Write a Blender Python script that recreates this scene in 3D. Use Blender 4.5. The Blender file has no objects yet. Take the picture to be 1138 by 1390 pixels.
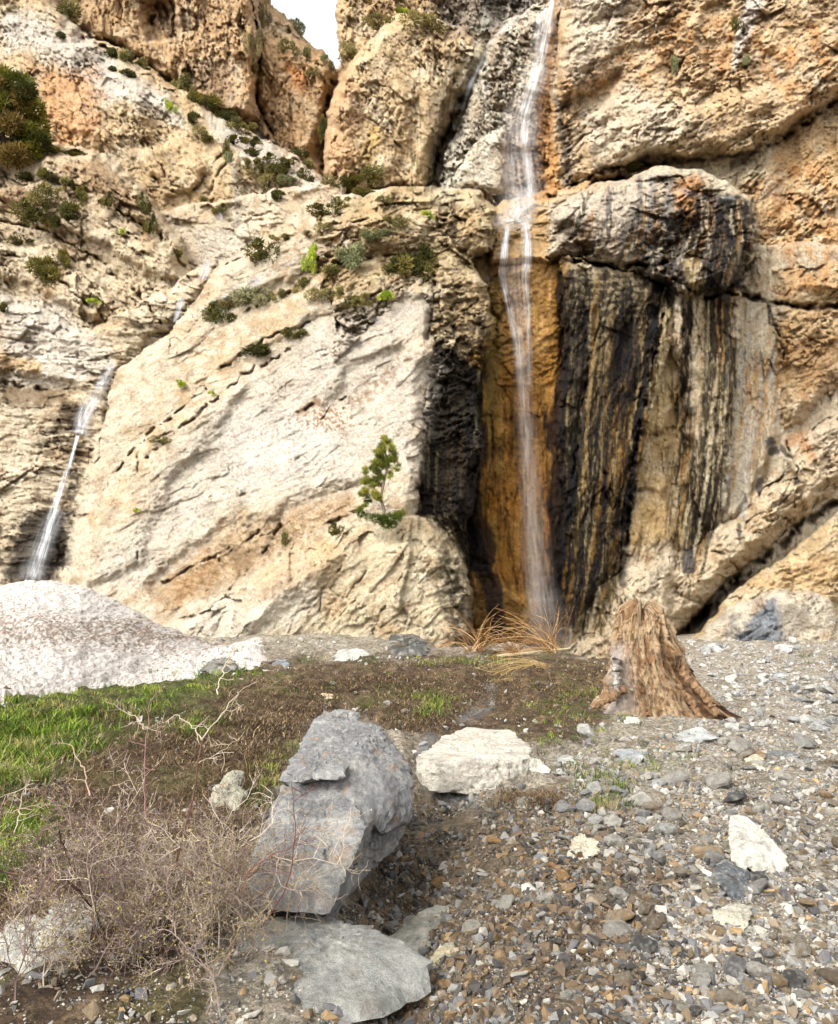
import bpy, bmesh, math, random
import numpy as np
from mathutils import Vector, noise as mnoise
random.seed(7); RNG = np.random.default_rng(11)
S = bpy.context.scene
C = S.collection
F32 = np.float32

# ------------------------------------------------------------------ camera
PITCH = math.radians(5.77); EYE = np.array([0.0, 0.0, 1.6])
W0, H0 = 1138.0, 1390.0
def ray(u, v):
    a = (np.asarray(u, float) - W0/2)/W0; b = (H0/2 - np.asarray(v, float))/W0
    return a, math.cos(PITCH) - b*math.sin(PITCH), math.sin(PITCH) + b*math.cos(PITCH)
def at(u, v, Y):
    """world point at horizontal distance Y on the sight line of a picture point"""
    a, y, z = ray(u, v); t = np.asarray(Y, float)/y
    return np.stack([a*t, np.broadcast_to(np.asarray(Y, float), np.shape(a*t)).copy() if np.shape(a*t) else np.asarray(Y, float), EYE[2] + z*t], -1)
cam = bpy.data.cameras.new('camera'); co = bpy.data.objects.new('camera', cam); C.objects.link(co)
co.location = EYE; co.rotation_euler = (math.radians(90)+PITCH, 0, 0)
cam.sensor_fit = 'HORIZONTAL'; cam.sensor_width = 24; cam.lens = 24; cam.clip_end = 1000; cam.clip_start = .05
S.camera = co
S.render.resolution_x = 838; S.render.resolution_y = 1024

# ------------------------------------------------------------------ noise
def _h(ix, iy, s):
    n = (ix.astype(np.int64)*374761393 + iy.astype(np.int64)*668265263 + s*1442695041) & 0xffffffff
    n = ((n ^ (n >> 13))*1274126177) & 0xffffffff
    n = ((n ^ (n >> 16))*2246822519) & 0xffffffff
    return ((n ^ (n >> 15)) & 0xffffff).astype(F32)/16777216.0
def gn(x, y, s=0):
    x = np.asarray(x, F32); y = np.asarray(y, F32)
    ix = np.floor(x); iy = np.floor(y); fx = x-ix; fy = y-iy
    wx = fx*fx*fx*(fx*(fx*6-15)+10); wy = fy*fy*fy*(fy*(fy*6-15)+10)
    def g(dx, dy):
        a = _h(ix+dx, iy+dy, s)*6.2831853
        return np.cos(a)*(fx-dx) + np.sin(a)*(fy-dy)
    a = g(0,0); b = g(1,0); c = g(0,1); d = g(1,1)
    return 1.5*((a+(b-a)*wx)*(1-wy) + (c+(d-c)*wx)*wy)
def fbm(x, y, o=4, s=0, g=.5):
    t = 0; a = 1; n = 0
    for i in range(o):
        t = t + a*gn(x*2**i+i*17.3, y*2**i-i*9.1, s+i*13); n += a; a *= g
    return t/n*1.35
def ridged(x, y, o=3, s=0, g=.5):
    t = 0; a = 1; n = 0
    for i in range(o):
        t = t + a*(1-2*np.abs(gn(x*2**i+i*11.7, y*2**i+i*5.3, s+i*7))*1.3); n += a; a *= g
    return t/n
def facet(x, y, s=0, tilt=1.0):
    """angular blocks: every cell is a tilted plane; returns height and distance to the cell border"""
    x = np.asarray(x, F32); y = np.asarray(y, F32)
    ix = np.floor(x); iy = np.floor(y)
    best = np.full(x.shape, 9e9, F32); sec = np.full(x.shape, 9e9, F32); h = np.zeros(x.shape, F32)
    for dx in (-1,0,1):
        for dy in (-1,0,1):
            cx = ix+dx; cy = iy+dy
            px = cx + _h(cx,cy,s); py = cy + _h(cx,cy,s+5)
            d = (x-px)**2 + (y-py)**2
            hh = (_h(cx,cy,s+9)-.5)*1.2 + tilt*((_h(cx,cy,s+21)-.5)*2*(x-px) + (_h(cx,cy,s+33)-.5)*2*(y-py))
            m = d < best
            sec = np.where(m, best, np.minimum(sec, d)); h = np.where(m, hh, h); best = np.where(m, d, best)
    return h, np.sqrt(sec)-np.sqrt(best)
def ss(a, b, x):
    t = np.clip((x-a)/(b-a), 0, 1); return t*t*(3-2*t)
def srgb(r, g, b, k=.62):
    c = np.array([r, g, b], float)/255.0
    return np.where(c <= .04045, c/12.92, ((c+.055)/1.055)**2.4)*k

def poly_sdf(u, v, P):
    """positive inside"""
    P = np.asarray(P, float); n = len(P)
    d = np.full(u.shape, 1e18); ins = np.zeros(u.shape, bool)
    for i in range(n):
        ax, ay = P[i]; bx, by = P[(i+1) % n]
        ex, ey = bx-ax, by-ay; wx, wy = u-ax, v-ay
        t = np.clip((wx*ex+wy*ey)/(ex*ex+ey*ey+1e-9), 0, 1)
        d = np.minimum(d, (wx-ex*t)**2 + (wy-ey*t)**2)
        c = ((ay > v) != (by > v))
        xi = ax + (v-ay)*ex/(ey if abs(ey) > 1e-9 else 1e-9)
        ins ^= c & (u < xi)
    d = np.sqrt(d); return np.where(ins, d, -d)
def line_sdf(u, v, P, w):
    """distance to a polyline minus its half width (positive inside); w a number or one per point"""
    w = np.broadcast_to(np.asarray(w, float), (len(P),)); out = np.full(u.shape, -1e9)
    for i in range(len(P)-1):
        ax, ay = P[i]; bx, by = P[i+1]; ex, ey = bx-ax, by-ay
        t = np.clip(((u-ax)*ex+(v-ay)*ey)/(ex*ex+ey*ey+1e-9), 0, 1)
        d = np.sqrt((u-ax-ex*t)**2 + (v-ay-ey*t)**2)
        out = np.maximum(out, w[i]+(w[i+1]-w[i])*t - d)
    return out

# ------------------------------------------------------------------ mesh / material helpers
def mesh_np(name, V, Fq, col=None, smooth=False, mat=None, wet=None):
    me = bpy.data.meshes.new(name); V = np.asarray(V, F32); Fq = np.asarray(Fq, np.int32)
    k = Fq.shape[1]; n = len(Fq)
    me.vertices.add(len(V)); me.vertices.foreach_set('co', V.ravel())
    me.loops.add(n*k); me.loops.foreach_set('vertex_index', Fq.ravel())
    me.polygons.add(n); me.polygons.foreach_set('loop_start', np.arange(0, n*k, k, dtype=np.int32))
    if smooth: me.polygons.foreach_set('use_smooth', np.ones(n, bool))
    else: me.polygons.foreach_set('use_smooth', np.zeros(n, bool))
    me.update(calc_edges=True)
    if col is not None:
        a = me.color_attributes.new('tint', 'FLOAT_COLOR', 'POINT')
        c4 = np.ones((len(V), 4), F32); c4[:, :3] = col
        if wet is not None: c4[:, 3] = wet
        a.data.foreach_set('color', c4.ravel())
    if mat: me.materials.append(mat)
    return me
def link(name, me, parent=None, **props):
    o = bpy.data.objects.new(name, me); C.objects.link(o)
    if parent: o.parent = parent
    for k, v in props.items(): o[k] = v
    return o
def new_mat(name):
    m = bpy.data.materials.new(name); m.use_nodes = True; nt = m.node_tree
    for n in list(nt.nodes): nt.nodes.remove(n)
    out = nt.nodes.new('ShaderNodeOutputMaterial')
    return m, nt, out
def N(nt, typ, **kw):
    n = nt.nodes.new(typ)
    for k, v in kw.items():
        if k.startswith('i_'):
            key = k[2:]; key = int(key) if key.isdigit() else key.replace('_', ' ')
            n.inputs[key].default_value = v
        else: setattr(n, k, v)
    return n
def math_n(nt, op, a, b=None, clamp=False):
    n = nt.nodes.new('ShaderNodeMath'); n.operation = op; n.use_clamp = clamp
    for i, x in enumerate((a, b)):
        if x is None: continue
        if isinstance(x, (int, float)): n.inputs[i].default_value = x
        else: nt.links.new(x, n.inputs[i])
    return n.outputs[0]
def rock_mat(name, scale=1.0, bump=.6, dist=.05, var=.5, attr=True, base=(.4,.4,.4), spec=.3, aniso=None, fleck=0.0, rough=.92):
    """surface coloured by its own mineral tint, broken up with several sizes of grain"""
    m, nt, out = new_mat(name); L = nt.links.new
    bs = N(nt, 'ShaderNodeBsdfPrincipled'); bs.inputs['Roughness'].default_value = rough
    bs.inputs['Specular IOR Level'].default_value = spec
    tc = N(nt, 'ShaderNodeTexCoord'); mp = N(nt, 'ShaderNodeMapping')
    L(tc.outputs['Object'], mp.inputs['Vector'])
    if aniso: mp.inputs['Scale'].default_value = aniso
    def noi(s, d=8, r=.62):
        n = N(nt, 'ShaderNodeTexNoise'); n.inputs['Scale'].default_value = s; n.inputs['Detail'].default_value = d
        n.inputs['Roughness'].default_value = r; L(mp.outputs['Vector'], n.inputs['Vector']); return n.outputs['Fac']
    n1 = noi(1.3*scale); n2 = noi(9*scale, 8, .7); n3 = noi(40*scale, 4, .7)
    if attr:
        at_ = N(nt, 'ShaderNodeAttribute', attribute_name='tint'); col = at_.outputs['Color']; wet = at_.outputs['Alpha']
    else:
        rgb = N(nt, 'ShaderNodeRGB'); rgb.outputs[0].default_value = (*base, 1); col = rgb.outputs[0]; wet = None
    s = math_n(nt, 'ADD', math_n(nt, 'MULTIPLY', n1, .7), math_n(nt, 'ADD', n2, math_n(nt, 'MULTIPLY', n3, .8)))
    f = N(nt, 'ShaderNodeMapRange'); L(s, f.inputs[0])
    f.inputs[1].default_value = .95; f.inputs[2].default_value = 1.55
    f.inputs[3].default_value = 1-var; f.inputs[4].default_value = 1+var*.85
    mul = N(nt, 'ShaderNodeVectorMath', operation='SCALE'); L(col, mul.inputs[0]); L(f.outputs[0], mul.inputs['Scale'])
    c = mul.outputs[0]
    if fleck:
        v = N(nt, 'ShaderNodeTexNoise'); v.inputs['Scale'].default_value = 4*scale; v.inputs['Detail'].default_value = 9; v.inputs['Roughness'].default_value = .75
        L(mp.outputs['Vector'], v.inputs['Vector'])
        r = N(nt, 'ShaderNodeMapRange'); L(v.outputs['Fac'], r.inputs[0]); r.inputs[1].default_value = .54; r.inputs[2].default_value = .68
        r.inputs[4].default_value = fleck
        mx = N(nt, 'ShaderNodeMix', data_type='RGBA', blend_type='MULTIPLY'); L(r.outputs[0], mx.inputs[0]); L(c, mx.inputs[6]); mx.inputs[7].default_value = (.56,.40,.25,1)
        c = mx.outputs[2]
    L(c, bs.inputs['Base Color'])
    if wet is not None:
        r = N(nt, 'ShaderNodeMapRange'); L(wet, r.inputs[0]); r.inputs[3].default_value = rough; r.inputs[4].default_value = .55
        L(r.outputs[0], bs.inputs['Roughness'])
    hb = math_n(nt, 'ADD', math_n(nt, 'MULTIPLY', n2, 1.0), math_n(nt, 'MULTIPLY', n3, .35))
    bp = N(nt, 'ShaderNodeBump'); bp.inputs['Strength'].default_value = bump; bp.inputs['Distance'].default_value = dist
    L(hb, bp.inputs['Height']); L(bp.outputs[0], bs.inputs['Normal'])
    L(bs.outputs[0], out.inputs[0])
    return m
def leaf_mat(name, trans=.25, rough=.7, var=.35, scale=30):
    m, nt, out = new_mat(name); L = nt.links.new
    at_ = N(nt, 'ShaderNodeAttribute', attribute_name='tint')
    tc = N(nt, 'ShaderNodeTexCoord'); n = N(nt, 'ShaderNodeTexNoise'); n.inputs['Scale'].default_value = scale
    L(tc.outputs['Object'], n.inputs['Vector'])
    f = N(nt, 'ShaderNodeMapRange'); L(n.outputs['Fac'], f.inputs[0]); f.inputs[1].default_value = .3; f.inputs[2].default_value = .7
    f.inputs[3].default_value = 1-var; f.inputs[4].default_value = 1+var
    mul = N(nt, 'ShaderNodeVectorMath', operation='SCALE'); L(at_.outputs['Color'], mul.inputs[0]); L(f.outputs[0], mul.inputs['Scale'])
    d = N(nt, 'ShaderNodeBsdfPrincipled'); d.inputs['Roughness'].default_value = rough; d.inputs['Specular IOR Level'].default_value = .2
    L(mul.outputs[0], d.inputs['Base Color'])
    t = N(nt, 'ShaderNodeBsdfTranslucent'); L(mul.outputs[0], t.inputs['Color'])
    mx = N(nt, 'ShaderNodeMixShader'); mx.inputs[0].default_value = trans
    L(d.outputs[0], mx.inputs[1]); L(t.outputs[0], mx.inputs[2]); L(mx.outputs[0], out.inputs[0])
    return m
M_CLIFF = rock_mat('limestone_cliff', .9, 1.0, .14, .46, fleck=.6, spec=.12)
M_STONE = rock_mat('grey_limestone', 3.0, 1.0, .04, .5, spec=.3, fleck=.35)
M_GRAVEL = rock_mat('gravel_stone', 6.0, .4, .01, .38, spec=.4)
M_SOIL = rock_mat('gravelly_soil', 5.0, 1.0, .04, .6, spec=.2)
_nt = M_SOIL.node_tree; _bs = [n for n in _nt.nodes if n.type == 'BSDF_PRINCIPLED'][0]; _src = _bs.inputs['Base Color'].links[0].from_socket
_tc = [n for n in _nt.nodes if n.type == 'TEX_COORD'][0]; _prev = _src
for _s, _lo, _hi in ((28, .62, 1.5), (75, .7, 1.4)):
    _v = N(_nt, 'ShaderNodeTexVoronoi'); _v.inputs['Scale'].default_value = _s; _nt.links.new(_tc.outputs['Object'], _v.inputs['Vector'])
    _sep = N(_nt, 'ShaderNodeSeparateColor'); _nt.links.new(_v.outputs['Color'], _sep.inputs[0])
    _mr = N(_nt, 'ShaderNodeMapRange'); _nt.links.new(_sep.outputs[0], _mr.inputs[0]); _mr.inputs[3].default_value = _lo; _mr.inputs[4].default_value = _hi
    _vm = N(_nt, 'ShaderNodeVectorMath', operation='SCALE'); _nt.links.new(_prev, _vm.inputs[0]); _nt.links.new(_mr.outputs[0], _vm.inputs['Scale']); _prev = _vm.outputs[0]
_nt.links.new(_prev, _bs.inputs['Base Color'])
M_SNOW = rock_mat('dirty_old_snow', 1.5, .8, .06, .10, spec=.3)
M_WOOD = rock_mat('rotten_wood', 4.0, 1.0, .03, .55, aniso=(3,3,.7), spec=.15)
M_BARK = rock_mat('twig_bark', 20.0, .3, .003, .3, spec=.15)
M_LEAF = leaf_mat('leaves')
M_GRASS = leaf_mat('grass_blades', .3)

# ------------------------------------------------------------------ light
sun = bpy.data.lights.new('sun', 'SUN'); so = bpy.data.objects.new('sun', sun); C.objects.link(so)
SUN_DIR = Vector((-0.52, -0.60, 0.78)).normalized()
so.rotation_euler = SUN_DIR.to_track_quat('Z', 'Y').to_euler(); so.location = (-20, -10, 40)
sun.energy = .85; sun.angle = math.radians(18); sun.color = (1, .95, .87)
w = bpy.data.worlds.new('World'); S.world = w; w.use_nodes = True; nt = w.node_tree
bg = nt.nodes['Background']; sky = nt.nodes.new('ShaderNodeTexSky'); sky.sky_type = 'NISHITA'; sky.sun_disc = False
sky.sun_elevation = math.asin(SUN_DIR.z); sky.sun_rotation = math.atan2(SUN_DIR.x, SUN_DIR.y)
sky.dust_density = 4; sky.air_density = 1.0; sky.ozone_density = 1
hs = nt.nodes.new('ShaderNodeHueSaturation'); hs.inputs['Saturation'].default_value = .10; hs.inputs['Value'].default_value = 1.3
nt.links.new(sky.outputs[0], hs.inputs['Color']); nt.links.new(hs.outputs[0], bg.inputs['Color'])
bg.inputs['Strength'].default_value = .15
S.view_settings.view_transform = 'Standard'; S.view_settings.look = 'None'; S.view_settings.gamma = 1
S.view_settings.exposure = 1.34
try:
    S.cycles.max_bounces = 5; S.cycles.diffuse_bounces = 3; S.cycles.transparent_max_bounces = 16
    S.cycles.use_denoising = True
except Exception: pass

# ------------------------------------------------------------------ the cliff
def axis(a, lo, hi, b, fine, coarse):
    x = [lo]
    while x[-1] < hi: x.append(x[-1]+fine)
    L_ = [lo]; s = fine
    while L_[-1] > a: s = min(coarse, s*1.08); L_.append(L_[-1]-s)
    R_ = [x[-1]]; s = fine
    while R_[-1] < b: s = min(coarse, s*1.08); R_.append(R_[-1]+s)
    return np.array(L_[:0:-1]+x+R_[1:])
UA = axis(-260, -10, 1150, 1420, 1.5, 7); VA = axis(-380, -10, 905, 960, 1.5, 8)
U, V = np.meshgrid(UA, VA)
NV, NU = U.shape
# each mass: name, outline, (depth, per-px-u, per-px-v, u0, v0), rounding (px, m), relief (dict), tone
cream = (230,202,158); white = (222,212,196); tan = (214,180,134); orange = (226,186,134); greyr = (178,168,152); pale=(236,222,196)
MASS = [
 ('far', [(150,300),(470,240),(470,420),(250,520),(150,520)], (50,0,-.02,300,300), (10,1), dict(a=.4,f=.5,ang=-10,an=1.8,sc=1.0), (236,218,188)),
 ('far', [(-300,-420),(330,-420),(352,-60),(366,0),(385,20),(410,48),(435,70),(452,90),(462,104),(464,140),(450,190),(446,262),(330,320),(-300,320)],
   (66,0,-.004,300,100), (26,7), dict(a=.8,f=.95,ang=-75,an=2.2,sc=1.1), (224,184,136)),
 ('far', [(60,-420),(340,-420),(346,-60),(350,0),(362,50),(350,90),(348,130),(352,160),(330,165),(270,150),(225,112),(170,75),(100,40)],
   (61,0,-.006,200,60), (18,5), dict(a=.9,f=1.1,ang=-78,an=2.5,sc=1.0), (222,186,142)),
 ('far', [(-300,-420),(60,-420),(40,-60),(95,28),(120,48),(180,75),(245,120),(300,158),(350,185),(410,222),(452,252),(462,275),(430,330),(250,340),(-300,360)],
   (56,0,-.014,200,160), (30,5), dict(a=.65,f=.75,ang=-50,an=1.8,sc=1.1), cream),
 ('pillar', [(458,-420),(457,0),(457,40),(463,84),(472,96),(455,125),(445,170),(441,262),(600,270),(660,110),(700,-420)],
   (56,0,-.004,560,60), (12,4), dict(a=.8,f=1.0,ang=-75,an=1.8,sc=.9), (230,196,148)),
 ('pillar', [(478,84),(505,52),(522,30),(540,17),(565,18),(592,26),(630,42),(655,62),(662,80),(650,105),(628,135),(610,165),(595,210),(586,262),(441,265),(443,200),(448,150),(462,108)],
   (51.5,0,-.003,560,60), (20,3.5), dict(a=.7,f=.8,ang=-70,an=1.6,sc=1.0), (228,200,156)),
 ('wall', [(575,-420),(820,-420),(800,290),(560,290)], (56,0,-.004,700,60), (10,1), dict(a=.9,f=1.2,ang=-60,an=1.4,sc=.8), (196,184,166)),
 ('wall', [(662,58),(690,28),(725,10),(770,-10),(775,120),(760,282),(600,282),(592,262),(612,190),(640,130)],
   (52,0,-.012,700,60), (16,2.5), dict(a=.8,f=1.1,ang=-55,an=1.5,sc=.8), (224,212,190)),
 ('wall', [(684,168),(694,200),(686,262),(620,266),(610,240),(640,200)], (48,0,-.004,650,220), (14,1.5), dict(a=.4,f=.5,ang=-30,an=1.6,sc=.8), (228,218,196)),
 ('wall', [(768,-420),(1500,-420),(1500,40),(1138,130),(1092,163),(1066,184),(1030,200),(990,212),(930,216),(880,214),(838,236),(800,256),(770,280),(745,280),(738,240),(752,200),(750,140),(762,60)],
   (43.5,-.004,-.010,950,60), (12,3.0), dict(a=.75,f=.85,ang=28,an=1.7,sc=.95), (232,200,156)),
 ('wall', [(800,190),(1000,150),(1500,0),(1500,430),(1138,416),(1080,420),(1040,410),(1004,396),(985,380),(900,300)],
   (44,-.002,-.017,1050,200), (9,2.4), dict(a=.65,f=.8,ang=38,an=1.8,sc=.9), (230,194,144)),
 ('wall', [(820,330),(1500,330),(1500,960),(740,960),(740,600)], (39.6,-.002,-.002,1000,600), (9,1), dict(a=.40,f=.40,ang=84,an=3.6,sc=.9), (226,210,180)),
 ('wall', [(1046,360),(1500,340),(1500,470),(1138,528),(1106,556),(1084,584),(1066,590),(1056,560),(1060,500),(1046,440)],
   (38.3,-.004,-.002,1100,480), (20,2.4), dict(a=.5,f=.7,ang=30,an=1.5,sc=.9), (220,190,146)),
 ('ledge', [(770,960),(772,880),(800,850),(812,800),(850,770),(905,752),(945,742),(978,712),(1022,686),(1062,640),(1084,596),(1138,548),(1500,330),(1500,560),(1138,668),(1098,694),(1058,730),(1000,776),(958,822),(926,860),(905,900),(905,960)],
   (35.5,.002,-.012,1000,760), (24,3.4), dict(a=.55,f=1.0,ang=38,an=1.8,sc=1.05), (234,212,176)),
 ('ledge', [(902,960),(925,880),(962,842),(1004,800),(1050,764),(1100,728),(1138,700),(1500,540),(1500,960)],
   (33.5,0,-.010,1050,820), (14,1.6), dict(a=.6,f=.7,ang=26,an=2.0,sc=1.0), (226,198,152)),
 ('ledge', [(930,900),(944,868),(962,846),(1002,822),(1050,804),(1108,800),(1128,822),(1140,852),(1146,900)],
   (31.0,0,-.008,1050,820), (20,1.6), dict(a=.3,f=.45,ang=20,an=1.4,sc=1.0), (226,214,190)),
 ('wall', [(540,330),(1010,330),(930,960),(560,960)], (38.2,0,-.001,720,600), (10,1), dict(a=.4,f=.5,ang=84,an=3.0,sc=.9), (200,170,120)),
 ('wall', [(762,350),(870,372),(905,396),(918,440),(895,520),(872,620),(858,700),(838,770),(812,850),(800,900),(758,900),(752,820),(764,700),(756,600),(766,480),(762,420)],
   (35.4,0,.003,820,500), (30,1.6), dict(a=.5,f=.55,ang=74,an=3.4,sc=.85), (196,178,144)),
 ('wall', [(664,284),(690,272),(742,262),(800,250),(790,300),(764,352),(745,356),(668,358)],
   (37.2,0,-.030,720,320), (9,1.4), dict(a=.3,f=.5,ang=10,an=2.0,sc=.9), (214,176,122)),
 ('wall', [(664,352),(745,352),(768,356),(764,470),(752,560),(668,560),(664,440)],
   (37.3,0,.006,720,360), (10,1.2), dict(a=.4,f=.5,ang=20,an=1.5,sc=.9), (206,164,104)),
 ('wall', [(748,345),(746,310),(758,280),(800,256),(850,240),(905,226),(948,230),(988,248),(1020,272),(1028,310),(1020,352),(1000,380),(985,396),(955,402),(920,396),(868,372),(820,358),(775,352)],
   (35.0,0,-.009,880,330), (24,2.4), dict(a=.6,f=.8,ang=16,an=2.0,sc=.85), (214,196,166)),
 ('wall', [(898,372),(1006,382),(1003,470),(995,600),(975,720),(950,740),(936,640),(926,520),(905,450)], (35.3,0,.007,950,390), (24,1.8), dict(a=.4,f=.42,ang=86,an=3.6,sc=.9), (226,208,176)),
 ('left', [(-300,150),(0,188),(60,200),(128,202),(160,226),(205,276),(244,322),(262,372),(250,412),(222,446),(160,486),(60,500),(-300,640)],
   (42,-.004,-.012,120,300), (22,3), dict(a=.75,f=.9,ang=-40,an=2.0,sc=1.0), (234,212,176)),
 ('left', [(-300,360),(0,400),(60,420),(110,450),(180,420),(250,372),(292,356),(300,380),(262,425),(215,470),(172,492),(160,540),(140,600),(130,700),(110,960),(-300,960)],
   (37,0,-.014,80,450), (16,1.6), dict(a=.5,f=.7,ang=-6,an=2.6,sc=.95), (232,214,182)),
 ('slab', [(430,292),(470,270),(530,258),(600,256),(652,262),(668,285),(673,312),(668,342),(640,350),(652,375),(668,410),(672,450),(662,490),(640,520),(655,600),(640,700),(600,760),(430,500)],
   (34.9,0,-.009,600,330), (26,2.2), dict(a=.7,f=1.0,ang=18,an=1.4,sc=.85), (216,192,148)),
 ('slab', [(575,262),(530,258),(470,268),(430,290),(345,330),(292,362),(264,408),(228,455),(184,484),(158,502),(148,560),(124,610),(112,680),(92,740),(78,800),(60,960),(600,960),(566,700),(574,600),(582,520),(594,440),(592,372),(598,330)],
   (36.8,-.006,-.0150,400,290), (18,1.6), dict(a=.20,f=.17,ang=26,an=2.8,sc=.7), (228,212,184)),
 ('shoulder', [(644,960),(640,860),(636,800),(628,756),(604,720),(570,700),(530,700),(490,712),(450,716),(400,738),(352,776),(300,812),(230,842),(180,872),(150,960)],
   (26.6,0,-.006,450,800), (44,2.6), dict(a=.22,f=.34,ang=42,an=2.0,sc=.8), (232,214,178)),
 ('wall', [(636,790),(640,768),(668,772),(690,800),(712,812),(716,860),(716,960),(630,960)], (34.5,0,-.006,670,820), (12,1.2), dict(a=.5,f=.6,ang=70,an=1.6,sc=.8), (196,158,100)),
]
wu = U + 7*fbm(U/46, V/46, 4, 3); wv = V + 7*fbm(U/46, V/46, 4, 4)
wu = wu + 2.2*fbm(U/13, V/13, 2, 31); wv = wv + 2.2*fbm(U/13, V/13, 2, 32)
D = np.full(U.shape, 90.0); ID = np.full(U.shape, -1, int)
for k, (nm, P, pl, (w, R), tx, tone) in enumerate(MASS):
    d = poly_sdf(wu, wv, P)
    base = pl[0] + pl[1]*(U-pl[3]) + pl[2]*(V-pl[4])
    base = np.where(base > 36, 36+(base-36)*.62, base)
    wl = w*(.55+.9*np.clip(fbm(U/70, V/70, 2, 900+k)+.45, 0, 1)); t = np.clip(1 - d/wl, 0, 1)
    rnd = R*.55*(.55*t + .45*(1-np.sqrt(np.clip(1-t*t, 0, 1)))) + .35*t*(facet(U/26, V/26, 950+k)[0])
    dep = base + rnd + np.where(d < 0, -d*2.0, 0)
    ok = d > (-1.2 if k in (1, 2, 4) else -14)
    m = ok & (dep < D)
    D = np.where(m, dep, D); ID = np.where(m, k, ID)
cover = ID >= 0
# swells and ledges laid on the masses: outline, softness px, metres toward the viewer
REL = [
 # slab ledges, running up to the right
 ([(300,365),(380,330),(440,300),(520,290),(590,300),(560,330),(470,345),(400,372),(330,400),(280,420)], 9, .7),
 ([(330,440),(420,385),(480,360),(560,372),(580,400),(500,405),(430,430),(350,475),(300,500)], 9, .6),
 ([(420,430),(520,390),(590,400),(590,470),(560,480),(520,500),(420,520),(330,560),(250,620),(180,700),(200,600),(300,500)], 34, .4),
 ([(560,480),(590,465),(585,600),(560,690),(500,690),(520,600),(505,540)], 12, .5),
 ([(180,620),(220,580),(330,520),(300,580),(230,650),(190,760),(110,800),(130,700)], 10, .5),
 ([(200,790),(230,760),(290,720),(340,700),(380,705),(350,745),(300,790),(240,830)], 9, -.5),
 ([(380,690),(430,670),(500,650),(480,690),(430,715),(360,750)], 9, -.5),
 ([(440,560),(500,545),(560,490),(545,470),(470,500)], 8, -.45),
 # left mass ledges
 ([(-20,255),(60,245),(140,270),(210,330),(250,380),(200,370),(120,320),(40,290)], 6, .9),
 ([(-20,330),(60,335),(130,380),(190,440),(120,430),(50,390),(-20,370)], 6, .9),
 ([(60,205),(130,215),(170,250),(220,310),(180,300),(120,260),(60,235)], 5, .8),
 ([(0,500),(100,520),(140,545),(90,545),(0,530)], 6, -.8),
 # far wall facets
 ([(195,205),(240,190),(280,215),(262,260),(225,262)], 5, .9), ([(245,225),(320,215),(330,270),(270,285)], 6, .7),
 ([(120,110),(190,130),(210,180),(150,200),(100,170)], 10, .6),
 ([(300,165),(380,205),(440,250),(400,262),(330,225),(290,190)], 10, .7),
 ([(190,0),(235,0),(245,50),(200,60)], 5, -1.6), ([(340,40),(420,60),(450,120),(420,220),(360,150)], 14, 1.2),
 # pillar
 ([(565,95),(600,85),(615,100),(596,180),(580,255),(560,255),(572,160)], 5, .7), ([(470,120),(520,95),(560,120),(540,220),(490,250),(455,220)], 14, .8),
 # right wall
 ([(760,140),(800,120),(850,90),(830,130),(800,160),(790,220),(765,240)], 6, -.9),
 ([(770,0),(860,-40),(880,20),(830,80),(770,120)], 18, .8),
 ([(860,150),(960,140),(1060,120),(1138,60),(1150,110),(1060,175),(960,200),(850,205)], 14, 1.1),
 ([(960,10),(990,0),(1000,40),(985,110),(960,100),(950,50)], 5, -.7), ([(1060,0),(1140,-20),(1140,60),(1080,100),(1040,60)], 12, .8),
 ([(1090,180),(1140,150),(1150,400),(1100,400),(1070,300)], 12, .8), ([(1010,200),(1050,190),(1060,300),(1030,380),(1010,330)], 8, .6),
 # dome
 ([(760,290),(860,262),(930,250),(960,280),(900,320),(800,335)], 14, .5), ([(930,395),(960,340),(1000,330),(1012,385),(985,410)], 6, .8),
 ([(905,345),(925,338),(935,395),(915,400)], 4, .7),
 # streaked wall
 ([(893,430),(925,405),(935,460),(912,560),(905,590),(868,585),(880,500)], 6, .9), ([(868,590),(905,594),(905,660),(900,670),(858,662)], 5, .7),
 ([(855,668),(900,672),(920,740),(900,860),(850,860),(838,760)], 7, .8), ([(985,420),(1050,430),(1060,580),(1020,680),(985,700),(975,560)], 9, .7),
 ([(640,490),(670,480),(676,640),(670,780),(640,760),(650,620)], 9, .6),
 # lower right
 ([(975,730),(1010,690),(1060,640),(1090,650),(1060,700),(1010,745),(985,770)], 4, .6), ([(1070,620),(1110,580),(1145,570),(1145,640),(1090,680)], 5, .6),
 ([(800,850),(850,800),(905,780),(900,830),(850,880)], 8, .6),
 # shoulder
 ([(545,705),(560,705),(556,780),(540,830),(530,820),(545,770)], 3, .35), ([(300,830),(400,760),(470,745),(420,800),(330,860)], 16, .5),
]
Z = np.zeros(U.shape)
for P, w, amt in REL:
    P = np.array(P, float); x0, y0 = P.min(0)-30; x1, y1 = P.max(0)+30
    iu = slice(np.searchsorted(UA, x0), np.searchsorted(UA, x1)); iv = slice(np.searchsorted(VA, y0), np.searchsorted(VA, y1))
    d = poly_sdf(wu[iv, iu]+4*fbm(U[iv,iu]/20, V[iv,iu]/20, 3, 77), wv[iv, iu], P)
    Z[iv, iu] += .75*amt*ss(-w, w, d)
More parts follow.
